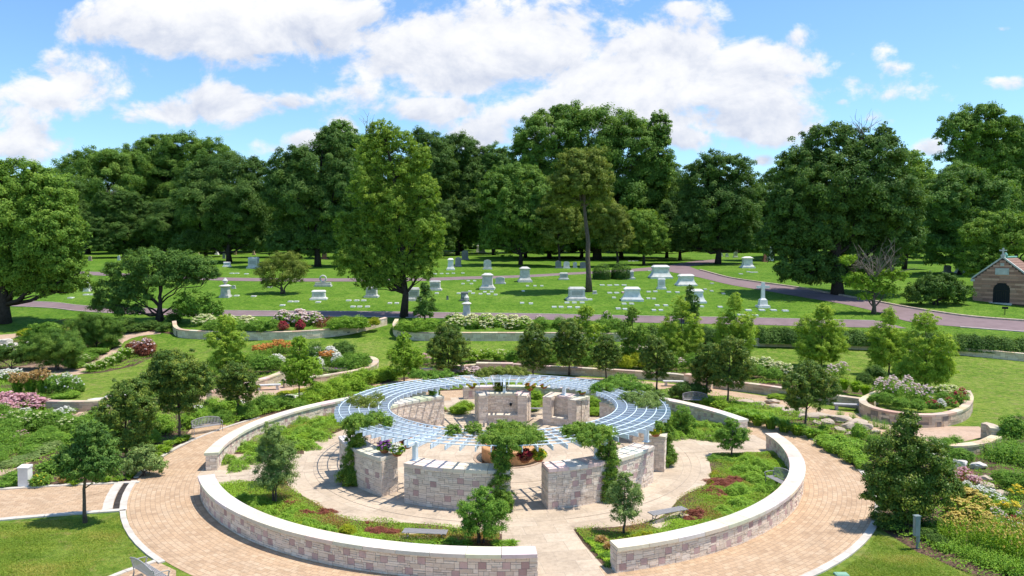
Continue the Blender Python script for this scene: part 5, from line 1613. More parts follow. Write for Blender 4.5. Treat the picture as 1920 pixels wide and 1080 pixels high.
def cover(name, label, x, y, z, leaf, h, mat, seed, tint=None, aspect=.55, scale=1.1, grassy=0.0):
    r = np.random.default_rng(seed)
    n = len(x)
    mound = .55 + .45 * np.clip(wav(x, y, scale * .45, seed + 1), -1, 1)
    zz = z + h * mound * r.random(n) ** .35
    N = unit(np.c_[r.normal(0, .55, n), r.normal(0, .55, n), np.full(n, .75)] * (1 - grassy) + grassy * r.normal(size=(n, 3)) * np.array((1, 1, .15)))
    T = (tint if tint is not None else .5 + .22 * wav(x, y, scale, seed + 2)) + .13 * r.normal(size=n)
    V = leaf_quads(np.c_[x, y, zz], N, leaf * r.uniform(.6, 1.35, n), r, aspect)
    return tag(link_mesh(name, quads_mesh(name, V, T), L[mat]), label, "ground cover", None, "stuff")


for bi, (a0, a1, nm) in enumerate(BEDS):
    r = np.random.default_rng(40 + bi)
    n = 100000 if bi in (0, 3) else 60000
    th = np.radians(r.uniform(a0 + .5, a1 - .5, n))
    ri = np.array([bed_inner(t) for t in th])
    rr = np.sqrt(r.random(n) * (15.5 ** 2 - (ri + .02) ** 2) + (ri + .02) ** 2)
    x, y = rr * np.cos(th), rr * np.sin(th)
    ok = np.ones(n, bool)
    for a in AX:
        ca, sa = math.cos(R(a)), math.sin(R(a))
        ok &= ~((x * ca + y * sa > 0) & (-x * sa + y * ca > -1.6) & (-x * sa + y * ca < (1.15 if a == -80 else 1.6)))
    x, y, rr, ri = x[ok], y[ok], rr[ok], ri[ok]
    edge = (rr - ri) / 3.5
    if bi in (0, 3):
        t = .38 + .55 * np.clip(edge, 0, 1) * .6 + .22 * wav(x, y, .75, 60 + bi)
    else:
        t = .58 + .25 * wav(x, y, .8, 60 + bi)
    keep = r.random(len(x)) < np.clip(.35 + edge * 2.2 + .35 * wav(x, y, .5, 80 + bi), .10, 1)
    x, y, t, rr, edge = x[keep], y[keep], t[keep], rr[keep], edge[keep]
    hz = .12 + .30 * np.clip(edge * 1.6, 0, 1)
    rx = np.random.default_rng(3).random(len(x))
    cover("ground_cover", f"low mixed ground cover of the {nm} quarter bed inside the ring wall", x, y, .014 + hz * .0, .062, .40 if bi in (1, 2) else .26, "cover", 200 + bi, np.clip(t, 0.02, 1))

for i, pl in enumerate(soil_polys):
    poly = XY(pl)
    r = np.random.default_rng(300 + i)
    px_, py_ = np.array(poly).T
    A = (px_.max() - px_.min()) * (py_.max() - py_.min())
    n = int(min(170000, A * 190))
    x, y = r.uniform(px_.min(), px_.max(), n), r.uniform(py_.min(), py_.max(), n)
    k = in_poly(x, y, poly) & (np.hypot(x, y) > 19.6)
    x, y = x[k], y[k]
    # keep the walks clear
    for pth in [o for o in COL.objects if o.name.startswith(("sand_path", "outer_brick_walk", "brick_bench_pad", "brick_walk"))]:
        vv = pth.data
        for pg_ in vv.polygons:
            q = [tuple(vv.vertices[v].co[:2]) for v in pg_.vertices]
            bx0, bx1 = min(a for a, b in q) - .05, max(a for a, b in q) + .05
            sel = (x > bx0) & (x < bx1)
            if sel.any():
                ins = np.zeros(len(x), bool)
                ins[sel] = in_poly(x[sel], y[sel], q)
                x, y = x[~ins], y[~ins]
    keep = r.random(len(x)) < np.clip(.9 + .4 * wav(x, y, 1.2, 310 + i), .3, 1)
    x, y = x[keep], y[keep]
    cover("ground_cover", "low leafy ground cover filling garden bed %s" % ["under the left shrubs", "by the daylilies", "above the left wall", "along the left of the ring path", "of the left planter", "behind the back seat wall", "of the right garden"][i],
          x, y, zt(y) + .01, .095, .42, "covergreen", 320 + i)

r = np.random.default_rng(99)
n = 42000
th = np.radians(r.uniform(22, 160, n))
rr = np.sqrt(r.uniform(19.5 ** 2, 22.9 ** 2, n))
cover("ground_cover", "green ground cover in the strip just outside the brick ring behind the pergola", rr * np.cos(th), rr * np.sin(th), .01, .12, .4, "covergreen", 340)


# hedges
def hedge(name, label, pxs, zo, wid, hgt, mat, leaf=.16, n=20000, seed=1, group=None):
    pa = Path2(smooth_path([tuple(G(a, b, zo)[:2]) for a, b in pxs], 1.0))
    r = np.random.default_rng(seed)
    u = r.uniform(0, pa.L, n)
    ang = r.uniform(-.15 * math.pi, 1.15 * math.pi, n)
    bump = 1 + .13 * np.sin(u * 1.3 + seed) * np.cos(ang * 2 + u) + .07 * np.sin(u * 4.3) + .10 * r.normal(size=n)
    bump *= (.55 + .45 * r.random(n) ** .4)
    o = np.cos(ang) * wid / 2 * bump
    z = np.maximum(.03, np.sin(ang)) ** .75 * hgt * bump
    x = np.interp(u, pa.s, pa.p[:, 0]) + o * np.interp(u, pa.s, pa.nrm[:, 0])
    y = np.interp(u, pa.s, pa.p[:, 1]) + o * np.interp(u, pa.s, pa.nrm[:, 1])
    mid = pa.at(pa.L / 2)
    base = Vector((mid[0], mid[1], float(zt(mid[1])) + zo))
    t = thing(name, label, "hedge", base, 0, group)
    nr = unit(np.c_[np.cos(ang) * np.interp(u, pa.s, pa.nrm[:, 0]), np.cos(ang) * np.interp(u, pa.s, pa.nrm[:, 1]), np.sin(ang) + .4] + .5 * r.normal(size=(n, 3)))
    V = leaf_quads(np.c_[x - base.x, y - base.y, z + zt(y) + zo - base.z], nr, leaf * r.uniform(.6, 1.35, n), r)
    link_mesh("foliage", quads_mesh("foliage", V, .5 + .2 * np.sin(u * 1.3) + .2 * r.normal(size=n)), L[mat], t)
    mb = MB()
    for k in range(int(pa.L / .9)):
        xx, yy = pa.at((k + .5) * .9, float(r.uniform(-.2, .2)))
        zb = float(zt(yy)) + zo - base.z
        mb.tube([(xx - base.x, yy - base.y, zb - .1), (xx - base.x + .1, yy - base.y, zb + hgt * .7)], [.03, .012], 5)
    mb.obj("stem", MAT["barkdark"], t)


hedge("shrub_hedge", "long dark hedge on the planter wall below the road, running to the right edge", [(1420, 640), (1500, 642), (1640, 646), (1785, 654), (1930, 664), (2020, 670)], .45, 2.6, 1.45, "darkshrub", .17, 95000, 5, "hedges on the long planter wall")
hedge("shrub_hedge", "shorter dark hedge on the planter wall behind the middle birches", [(1195, 636), (1270, 637), (1340, 638), (1400, 639)], .45, 2.5, 1.4, "darkshrub", .17, 40000, 6, "hedges on the long planter wall")

# ================================================================== vines and hanging baskets on the pergola
def vine(label, canopy, column=None, mat="spring", seed=1, dens=2.3, leaf=.07):
    """canopy: (px, py, rx, ry) tufts lying on the slats; column: (angle of post, radius out) down to a bushy foot"""
    r = np.random.default_rng(700 + seed)
    if column:
        a = R(column[0])
        foot = Vector((9.15 * math.cos(a), 9.15 * math.sin(a), 0))
    else:
        foot = P(canopy[0][0], canopy[0][1], 3.1)
        foot.z = 2.7
    t = thing("climbing_vine", label, "vine", foot, 0, "vines on the pergola")
    bl = []
    for (px, py, rx, ry) in canopy:
        p = P(px, py, 3.12)
        s = mpp(p)
        dep = ry * s / 0.27
        bl.append((p.x - foot.x, p.y - foot.y, p.z - foot.z, rx * s, max(.28, dep * .68), .33))
    V, T = crown_leaves(bl, leaf, dens, r, .3, .5, .4, .45)
    Vs, Ts = [V], [T]
    mb = MB()
    if column:
        cb = [(-.15 * math.cos(a), -.15 * math.sin(a), 2.4, .5, .5, .55), (0.05, 0, 1.7, .44, .44, .55), (-.08, .05, 1.1, .50, .50, .55), (.05, -.05, .55, .56, .56, .5), (0, 0, .3, column[1], column[1], .42)]
        V2, T2 = crown_leaves(cb, leaf, 2.4, r, .3, .2, .45, .4)
        Vs.append(V2)
        Ts.append(T2 - .12)
        for k in range(3):
            q = [Vector((.12 * math.cos(k * 2.1 + z * 2), .12 * math.sin(k * 2.1 + z * 2), z)) for z in np.linspace(0, 2.9, 10)]
            mb.tube(q, [.035] * 10, 5)
    else:
        mb.tube([(0, 0, .1), (.05, 0, .4)], [.03, .02], 5)
    for b in bl:
        c0 = Vector((0, 0, 2.85)) if column else Vector((bl[0][0], bl[0][1], bl[0][2]))
        limb(mb, c0, (b[0] + b[3] * .6, b[1], b[2]), .025, .01, r, 4, 4, 0)
        limb(mb, c0, (b[0] - b[3] * .6, b[1] + .1, b[2]), .025, .01, r, 4, 4, 0)
    V, T = np.concatenate(Vs), np.concatenate(Ts)
    if column:
        V[:, :, 2] = np.maximum(V[:, :, 2], .02)
    link_mesh("foliage", quads_mesh("foliage", V, T), L[mat], t)
    mb.obj("stem", MAT["bark"], t)


vine("largest leafy vine at the very front, climbing the post beside the entrance gap", [(965, 812, 46, 17), (928, 824, 32, 13), (992, 821, 32, 13), (945, 804, 32, 11), (960, 828, 40, 12), (850, 808, 16, 5), (888, 806, 18, 6)], (-90, .62), "maple", 1, 2.6)
vine("leafy vine halfway along the front right pergola wall", [(1085, 806, 26, 10), (1120, 812, 34, 13), (1105, 823, 28, 10), (1068, 810, 16, 7)], (-56, .6), "maple", 2, 2.6)
vine("dark thick vine wrapping the left end of the front pergola walls", [(680, 790, 32, 14), (660, 795, 22, 10), (728, 792, 10, 8), (705, 785, 20, 9)], (-145, .75), "maple", 3)
vine("thin yellowish vine lying on the slats at the left rim", [(672, 752, 24, 6), (705, 746, 16, 6), (690, 758, 24, 6)], None, "olive", 4, 1.3)
vine("wide vine covering the slats at the back right of the pergola", [(1155, 720, 36, 11), (1130, 728, 24, 8), (1195, 727, 30, 9), (1170, 712, 24, 7)], (32, .5), "shrub", 5)
vine("greyish vine drooping over the right rim of the pergola", [(1200, 748, 30, 9), (1230, 744, 22, 8), (1215, 758, 24, 7), (1178, 745, 16, 6)], (2, .45), "greyshrub", 6, 1.9)
vine("green vine on the back left rim of the pergola", [(800, 706, 28, 7), (830, 703, 26, 6), (782, 702, 16, 6)], (122, .5), "shrub", 7)
vine("golden flowered vine over the middle of the back rim", [(925, 698, 26, 9), (955, 696, 26, 9), (975, 700, 20, 6), (905, 703, 16, 5)], (92, .6), "olive", 8)
vine("vine trailing down the pier under the yellow hanging basket", [(1236, 800, 8, 5)], (-14, .55), "maple", 9)

PMB = proto_blossoms(46, 12, .08, 31, .48, .78, 1.12, .12)
PMF = proto_mound(.12, 1.6, 33)


def basket(label, px, py, mat, bmat, z=2.2, s=.36):
    p = P(px, py, z)
    t = thing("hanging_basket", label, "hanging basket", p, random.uniform(0, 6), "hanging flower baskets on the pergola")
    mb = MB()
    mb.lathe([(.06, -.26), (.17, -.22), (.25, -.10), (.27, 0.0), (.25, 0.0), (.1, -.02)], 14)
    mb.obj("basket", MAT["basket"], t)
    mb = MB()
    for k in range(3):
        a = k * 2.09
        mb.tube([(.25 * math.cos(a), .25 * math.sin(a), 0), (0, 0, ZP - z - .02)], [.008, .008], 4)
    mb.obj("chain", MAT["black"], t)
    for nm, me, mt in (("foliage", PMF, mat), ("blossoms", PMB, bmat)):
        if not me.materials:
            me.materials.append(L["shrub"])
        o = bpy.data.objects.new(nm, me)
        COL.objects.link(o)
        o.parent = t
        o.location = (0, 0, -.12)
        o.scale = (.8, .8, .50)
        o.material_slots[0].link = "OBJECT"
        o.material_slots[0].material = L[mt]


basket("purple petunia hanging basket at the front left wall end", 721, 840, "shrub", "purple")
basket("white and violet hanging basket beside the purple one, with a lime leaf", 745, 846, "spring", "white", 2.1)
basket("dark red leaved hanging basket next to the post at the front left", 763, 832, "maroon", "orange")
basket("yellow and pink hanging basket above the front entrance gap", 1010, 856, "spring", "yellow", 2.15)
basket("dark leaved trailing hanging basket beside the yellow and pink one", 984, 858, "maroon", "red", 2.15)
basket("orange hanging basket at the back beside the niche wall", 994, 726, "spring", "orange")
basket("dark and lime hanging basket at the back next to the orange one", 1020, 722, "lime", "red")
basket("pink hanging basket over the end of the back right niche wall", 1091, 733, "spring", "pinkf")
basket("yellow and rust hanging basket at the back left of the niche wall", 885, 722, "lime", "yellow")
basket("yellow and red hanging basket at the right end of the pergola", 1229, 810, "lime", "yellow")

# rough turf of the two front lawns
for nm, pl, n in (("left", [(-60, 990), (0, 982), (120, 974), (228, 966), (240, 1010), (262, 1042), (280, 1056), (200, 1082), (100, 1130), (-60, 1130)], 60000),
                  ("right", [(1646, 1000), (1720, 1036), (1860, 1090), (1900, 1150), (1490, 1150), (1566, 1080), (1622, 1036)], 45000)):
    poly = XY(pl)
    q = np.array(poly)
    r = np.random.default_rng(len(nm))
    x, y = r.uniform(q[:, 0].min(), q[:, 0].max(), n * 2), r.uniform(q[:, 1].min(), q[:, 1].max(), n * 2)
    k = in_poly(x, y, poly)
    x, y = x[k][:n], y[k][:n]
    keep = r.random(len(x)) < np.clip(.7 + .5 * wav(x, y, .8, 5), .15, 1)
    x, y = x[keep], y[keep]
    m = len(x)
    N = unit(np.c_[r.normal(size=m), r.normal(size=m), .95 + 0 * x])
    V = leaf_quads(np.c_[x, y, .012 + .02 * r.random(m)], N, .075 * r.uniform(.6, 1.3, m), r, .22)
    tag(link_mesh("lawn_grass", quads_mesh("lawn_grass", V, .45 + .35 * wav(x, y, .6, 9) + .15 * r.normal(size=m)), L["turf"]), f"rough short grass of the {nm} front lawn", "grass", None, "stuff")

# ================================================================== low walls of the outer garden
def wallpx(pxs, zo=0.0, step=.5):
    return smooth_path([tuple(G(a, b, zo)[:2]) for a, b in pxs], step)


GW = "low garden walls"
kw = dict(group=GW, pink=0, relief=.02, cu=.22, cv=.16, long=4, cope=TAN, seg=1.0, over=.04, sides=(1, -1))
stone_wall("planter_wall", "long low curved grey stone planter wall at the left below the road", wallpx([(327, 616), (330, 627), (345, 633), (400, 636), (480, 637), (540, 636.5), (600, 633), (650, 627), (690, 618), (724, 609)]), .4, .95, .10, pal=GREY, **kw)
stone_wall("planter_wall", "grey stone planter wall below the cream flowering shrubs", wallpx([(744, 612), (740, 624), (752, 634), (790, 638), (860, 638.5), (960, 638.5), (1060, 639), (1180, 640)]), .4, .95, .10, pal=GREY, **kw)
stone_wall("planter_wall", "longest grey stone planter wall below the dark hedges on the right", wallpx([(1190, 641), (1300, 642), (1410, 648), (1500, 651), (1640, 656), (1785, 664), (1930, 678), (2040, 688)]), .4, .8, .10, pal=GREY, **kw)
stone_wall("seat_wall", "tan seat wall curling round the low planter with white flowers on the left", wallpx([(532, 727), (560, 724), (600, 720), (640, 714), (675, 707), (697, 699), (705, 690), (695, 683), (670, 681)]), .5, .75, .12, pal=TAN, **kw)
stone_wall("seat_wall", "short tan wall behind the pale stone bench on the left", wallpx([(392, 752), (430, 742), (470, 733), (505, 722), (530, 712)]), .5, .75, .12, pal=TAN, **kw)
stone_wall("seat_wall", "long tan seat wall behind the pergola and the row of dark trees", wallpx([(792, 706), (840, 701), (890, 697)]) + wallpx([(965, 696), (1060, 702), (1150, 707), (1250, 714), (1290, 719)])[0:], .5, .72, .12, pal=TAN, **kw)
stone_wall("seat_wall", "tan seat wall along the brick walk by the rocky creek, ending at a grey bench", wallpx([(1300, 722), (1345, 728), (1420, 737), (1480, 746), (1560, 758), (1640, 769)]), .5, .75, .12, pal=TAN, **kw)
stone_wall("wall_pillar", "taller tan block in the middle of the long seat wall behind the pergola", wallpx([(893, 699), (925, 699.5), (962, 700)]), .7, .98, .12, pal=TAN, cat="wall", **kw)
stone_wall("wall_pillar", "taller tan block beside the pale bench where two seat walls meet", wallpx([(1286, 722), (1300, 724), (1336, 729)]), .7, 1.0, .12, pal=TAN, cat="wall", **kw)
stone_wall("planter_wall", "round tan stone planter wall holding red and pink flowers", wallpx([(1650, 752), (1618, 770), (1630, 783), (1665, 793), (1720, 800), (1770, 798), (1805, 786), (1817, 768), (1812, 752)], 0, .3), .45, .85, .14, pal=TAN, **kw)
stone_wall("seat_wall", "rough block seat wall curving round the sandy circle near the right edge", wallpx([(1722, 838), (1750, 848), (1790, 854), (1840, 848), (1868, 836)], 0, .3), .5, .62, .12, pal=TAN, **kw)
stone_wall("wall_pillar", "short raised end of the rough block wall near the right edge", wallpx([(1866, 834), (1858, 826), (1843, 822)], 0, .3), .5, 1.0, .12, pal=TAN, **kw)
stone_wall("garden_wall", "short tan stone wall on the left below the white flowering shrubs", wallpx([(92, 770), (140, 771), (192, 769), (215, 760)]), .5, .75, .12, pal=TAN, **kw)

# ================================================================== rocks
def rock_mesh(seed, flat=.5):
    r = np.random.default_rng(seed)
    bm = bmesh.new()
    bmesh.ops.create_icosphere(bm, subdivisions=3, radius=.5)
    pl = [(Vector(unit(r.normal(size=(1, 3)))[0]), r.uniform(.26, .40)) for _ in range(11)]
    for v in bm.verts:
        for nn, d in pl:
            k = v.co.dot(nn)
            if k > d:
                v.co -= nn * (k - d)
        v.co.z = v.co.z * flat + .5 * flat * .7
        v.co += Vector(r.normal(size=3)) * .008
    me = bpy.data.meshes.new("rock")
    bm.to_mesh(me)
    bm.free()
    return me


RM = [rock_mesh(i, .62) for i in range(5)]
for me in RM:
    me.materials.append(MAT["rock"])


def rocks(what, where, items, mat="rock"):
    items = sorted(items)
    for i, (px, py, w, h) in enumerate(items):
        p = G(px, py)
        s = mpp(p)
        o = bpy.data.objects.new("boulder", RM[i % 5])
        COL.objects.link(o)
        o.location = p - Vector((0, 0, .04))
        o.scale = (w * s * 1.08, w * s * .8, h * s * 2.1)
        o.rotation_euler.z = i * 1.7
        o.material_slots[0].link = "OBJECT"
        o.material_slots[0].material = MAT[mat]
        tag(o, f"{ORD[i]} {what} from the left {where}" if len(items) > 1 else f"{what} {where}", "rock", f"{what}s {where}" if len(items) > 1 else None)


rocks("flat tan rock", "along the rocky creek at the right",
      [(1395, 756, 34, 9), (1425, 762, 36, 10), (1445, 756, 34, 9), (1460, 768, 38, 11), (1478, 776, 34, 12), (1498, 774, 40, 10), (1520, 786, 40, 14), (1540, 782, 44, 10), (1552, 796, 36, 14), (1572, 790, 46, 13), (1590, 806, 30, 16), (1605, 796, 44, 12), (1622, 804, 40, 12), (1575, 808, 30, 10), (1530, 796, 26, 10), (1600, 816, 40, 8), (1508, 786, 26, 12), (1640, 812, 26, 8)])
rocks("pale flat rock", "behind the ring wall on the left", [(372, 768, 36, 10), (400, 764, 34, 9), (425, 760, 34, 9), (452, 758, 28, 8), (525, 752, 36, 10), (550, 748, 40, 10), (570, 744, 34, 9)], "rockwhite")
rocks("white boulder", "in the right garden", [(1752, 862, 36, 14), (1800, 874, 40, 14), (1830, 878, 38, 14), (1862, 902, 24, 10)], "rockwhite")
rocks("tan boulder", "in the right garden", [(1822, 906, 36, 18), (1842, 906, 34, 18), (1850, 916, 40, 14), (1780, 860, 24, 10), (1880, 928, 30, 10)])
rocks("white boulder", "at the left edge by the yellow leaved shrub", [(8, 646, 34, 12), (24, 652, 32, 10), (50, 650, 26, 10), (-12, 655, 34, 12), (10, 660, 34, 9)], "rockwhite")
rocks("flat pale slab", "behind the short stone wall on the left", [(180, 752, 40, 7), (205, 748, 40, 8), (222, 744, 30, 7)], "rockwhite")

# ================================================================== benches
def bench_arched():
    t = thing("garden_bench", "", "bench", (0, 0, 0), 0, "metal garden benches with arched backs")
    mb = MB()
    for k in range(9):
        mb.box((0, -.20 + .052 * k, .44), (1.75, .034, .022))
    for x in (-.6, 0, .6):
        mb.box((x, 0, .423), (.04, .44, .012))
    mb.obj("seat", MAT["bench"], t)
    mb = MB()
    top = lambda x: .80 + .16 * (1 - (x / .88) ** 2)
    yb = lambda z: .235 + (z - .46) * .28
    xs = np.linspace(-.86, .86, 25)
    mb.tube([(x, yb(top(x)), top(x)) for x in xs], .024, 6)
    mb.tube([(x, yb(.50), .50) for x in xs], .018, 6)
    for x in np.linspace(-.82, .82, 19):
        mb.hexa([(x - .017, yb(.5) - .006, .5), (x + .017, yb(.5) - .006, .5), (x + .017, yb(.5) + .006, .5), (x - .017, yb(.5) + .006, .5)] +
                [(x * 1.0 - .017, yb(top(x)) - .006, top(x)), (x + .017, yb(top(x)) - .006, top(x)), (x + .017, yb(top(x)) + .006, top(x)), (x - .017, yb(top(x)) + .006, top(x))])
    mb.obj("backrest", MAT["bench"], t)
    for s in (-1, 1):
        mb = MB()
        x = s * .88
        mb.tube([(x, .27, .0), (x, .20, .22), (x, .22, .44), (x, .30, .82)], [.03, .024, .024, .02], 6)
        mb.tube([(x, -.26, .0), (x, -.19, .22), (x, -.22, .44), (x, -.25, .62)], [.03, .024, .024, .02], 6)
        mb.tube([(x, .29, .66), (x, .0, .68), (x, -.22, .655), (x, -.29, .60), (x, -.25, .55)], .02, 6)
        mb.tube([(x, .21, .425), (x, -.21, .425)], .02, 6)
        mb.obj("armrest", MAT["bench"], t)
    return t


def dup(root, loc, rz, label, group=None):
    c = root.copy()
    COL.objects.link(c)
    c.location = loc
    c.rotation_euler = (0, 0, rz)
    c["label"] = label
    if group:
        c["group"] = group
    for ch in list(root.children):
        d = ch.copy()
        COL.objects.link(d)
        d.parent = c
    return c


ben = bench_arched()
ben.location = G(389, 811)
ben.rotation_euler = (0, 0, R(40))
ben["label"] = "grey metal bench with arched back on the brick pad beside the large dark tree"
dup(ben, G(1303, 760), R(-8), "grey metal bench with arched back before the dense dark bush at the right")
dup(ben, G(283, 1094), R(140), "grey metal bench seen from behind at the bottom by the front lawn")
dup(ben, G(1462, 918), R(-75), "grey metal bench half hidden in the bed behind the right ring wall")


def bench_flat():
    t = thing("flat_bench", "", "bench", (0, 0, 0), 0, "backless slatted metal benches")
    mb = MB()
    for k in range(9):
        mb.box((0, -.21 + .0525 * k, .44), (1.8, .036, .022))
    mb.box((-.89, 0, .428), (.03, .5, .03))
    mb.box((.89, 0, .428), (.03, .5, .03))
    mb.obj("seat", MAT["bench"], t)
    for s in (-1, 1):
        mb = MB()
        x = s * .72
        mb.tube([(x, -.25, .0), (x, -.12, .12), (x, -.10, .3), (x, -.26, .45)], [.03, .024, .022, .026], 6)
        mb.tube([(x, .25, .0), (x, .12, .12), (x, .10, .3), (x, .26, .45)], [.03, .024, .022, .026], 6)
        mb.tube([(x, -.11, .2), (x, .11, .2)], .02, 6)
        mb.obj("leg", MAT["bench"], t)
    return t


fb_ = bench_flat()
fb_.location = G(797, 1016)
fb_.rotation_euler = (0, 0, R(-6))
fb_["label"] = "backless slatted bench on a pale pad in the front left bed"
dup(fb_, G(1252, 976), R(24), "backless slatted bench on a pale pad beside the slim small tree")
dup(fb_, G(1006, 777), R(0), "backless bench half hidden between the niche walls at the back of the pergola")
sheet("bench_pad", XY([(755, 1000), (845, 1006), (840, 1022), (745, 1014)]), .05, MAT["slab"])
sheet("bench_pad", XY([(1212, 985), (1275, 960), (1293, 968), (1238, 994)]), .05, MAT["slab"])


def stone_bench(label, px, py, rz, w=1.9, mat="benchstone"):
    t = thing("stone_bench", label, "bench", G(px, py), rz, "plain stone benches at the seat walls")
    mb = MB()
    mb.box((0, 0, .41), (w, .5, .11))
    mb.obj("seat", MAT[mat], t, bevel=.015)
    for s in (-1, 1):
        mb = MB()
        mb.box((s * w * .36, 0, .175), (.18, .4, .355))
        mb.obj("leg", MAT[mat], t, bevel=.01)


stone_bench("pale stone bench standing in the gap of the tan wall on the left", 503, 731, R(12), 2.0, "granite")
stone_bench("grey stone bench against the seat wall beside the round planter", 1590, 769, R(-12), 2.2)
stone_bench("pale stone bench against the seat wall behind the pergola on the right", 1263, 724, R(-4), 1.8, "granite")

# ================================================================== small things of the garden
t = thing("stone_pillar", "short white stone pillar with a sloping top beside the brick walk", "pillar", G(48, 912))
mb = MB()
mb.frustum((0, 0), (.52, .40), (.50, .38), -.05, .95)
mb.obj("shaft", MAT["marble"], t, bevel=.012)
mb = MB()
mb.hexa([(-.27, -.21, .95), (.27, -.21, .95), (.27, .21, .95), (-.27, .21, .95), (-.27, -.21, 1.0), (.27, -.21, 1.0), (.27, .21, 1.07), (-.27, .21, 1.07)])
mb.obj("cap", MAT["marble"], t)
t = thing("utility_post", "grey painted utility box on a post beside the large dark bush", "utility box", G(1718, 1029), R(8))
mb = MB()
mb.box((.06, 0, .62), (.10, .10, 1.3))
mb.obj("post", MAT["utility"], t)
mb = MB()
mb.box((-.06, -.06, .95), (.22, .16, .78))
mb.box((-.06, -.06, 1.36), (.26, .2, .04))
mb.obj("box", MAT["utility"], t, bevel=.01)
t = thing("ground_box", "pale green plastic ground box cover in the grass at the bottom", "box cover", G(1578, 1079))
mb = MB()
mb.frustum((0, 0), (.5, .34), (.46, .30), 0, .07)
mb.obj("cover", MAT["lid"], t, bevel=.01)
mb = MB()
mb.box((0, 0, .074), (.34, .2, .012))
mb.obj("lid", MAT["lid"], t)

# ================================================================== cemetery stones
CM = "family monuments on the cemetery lawn"


MAT["panelstone"] = plain("rubbed_granite_panel", (0.40, 0.385, 0.36), 0.8, 0.3, 9)


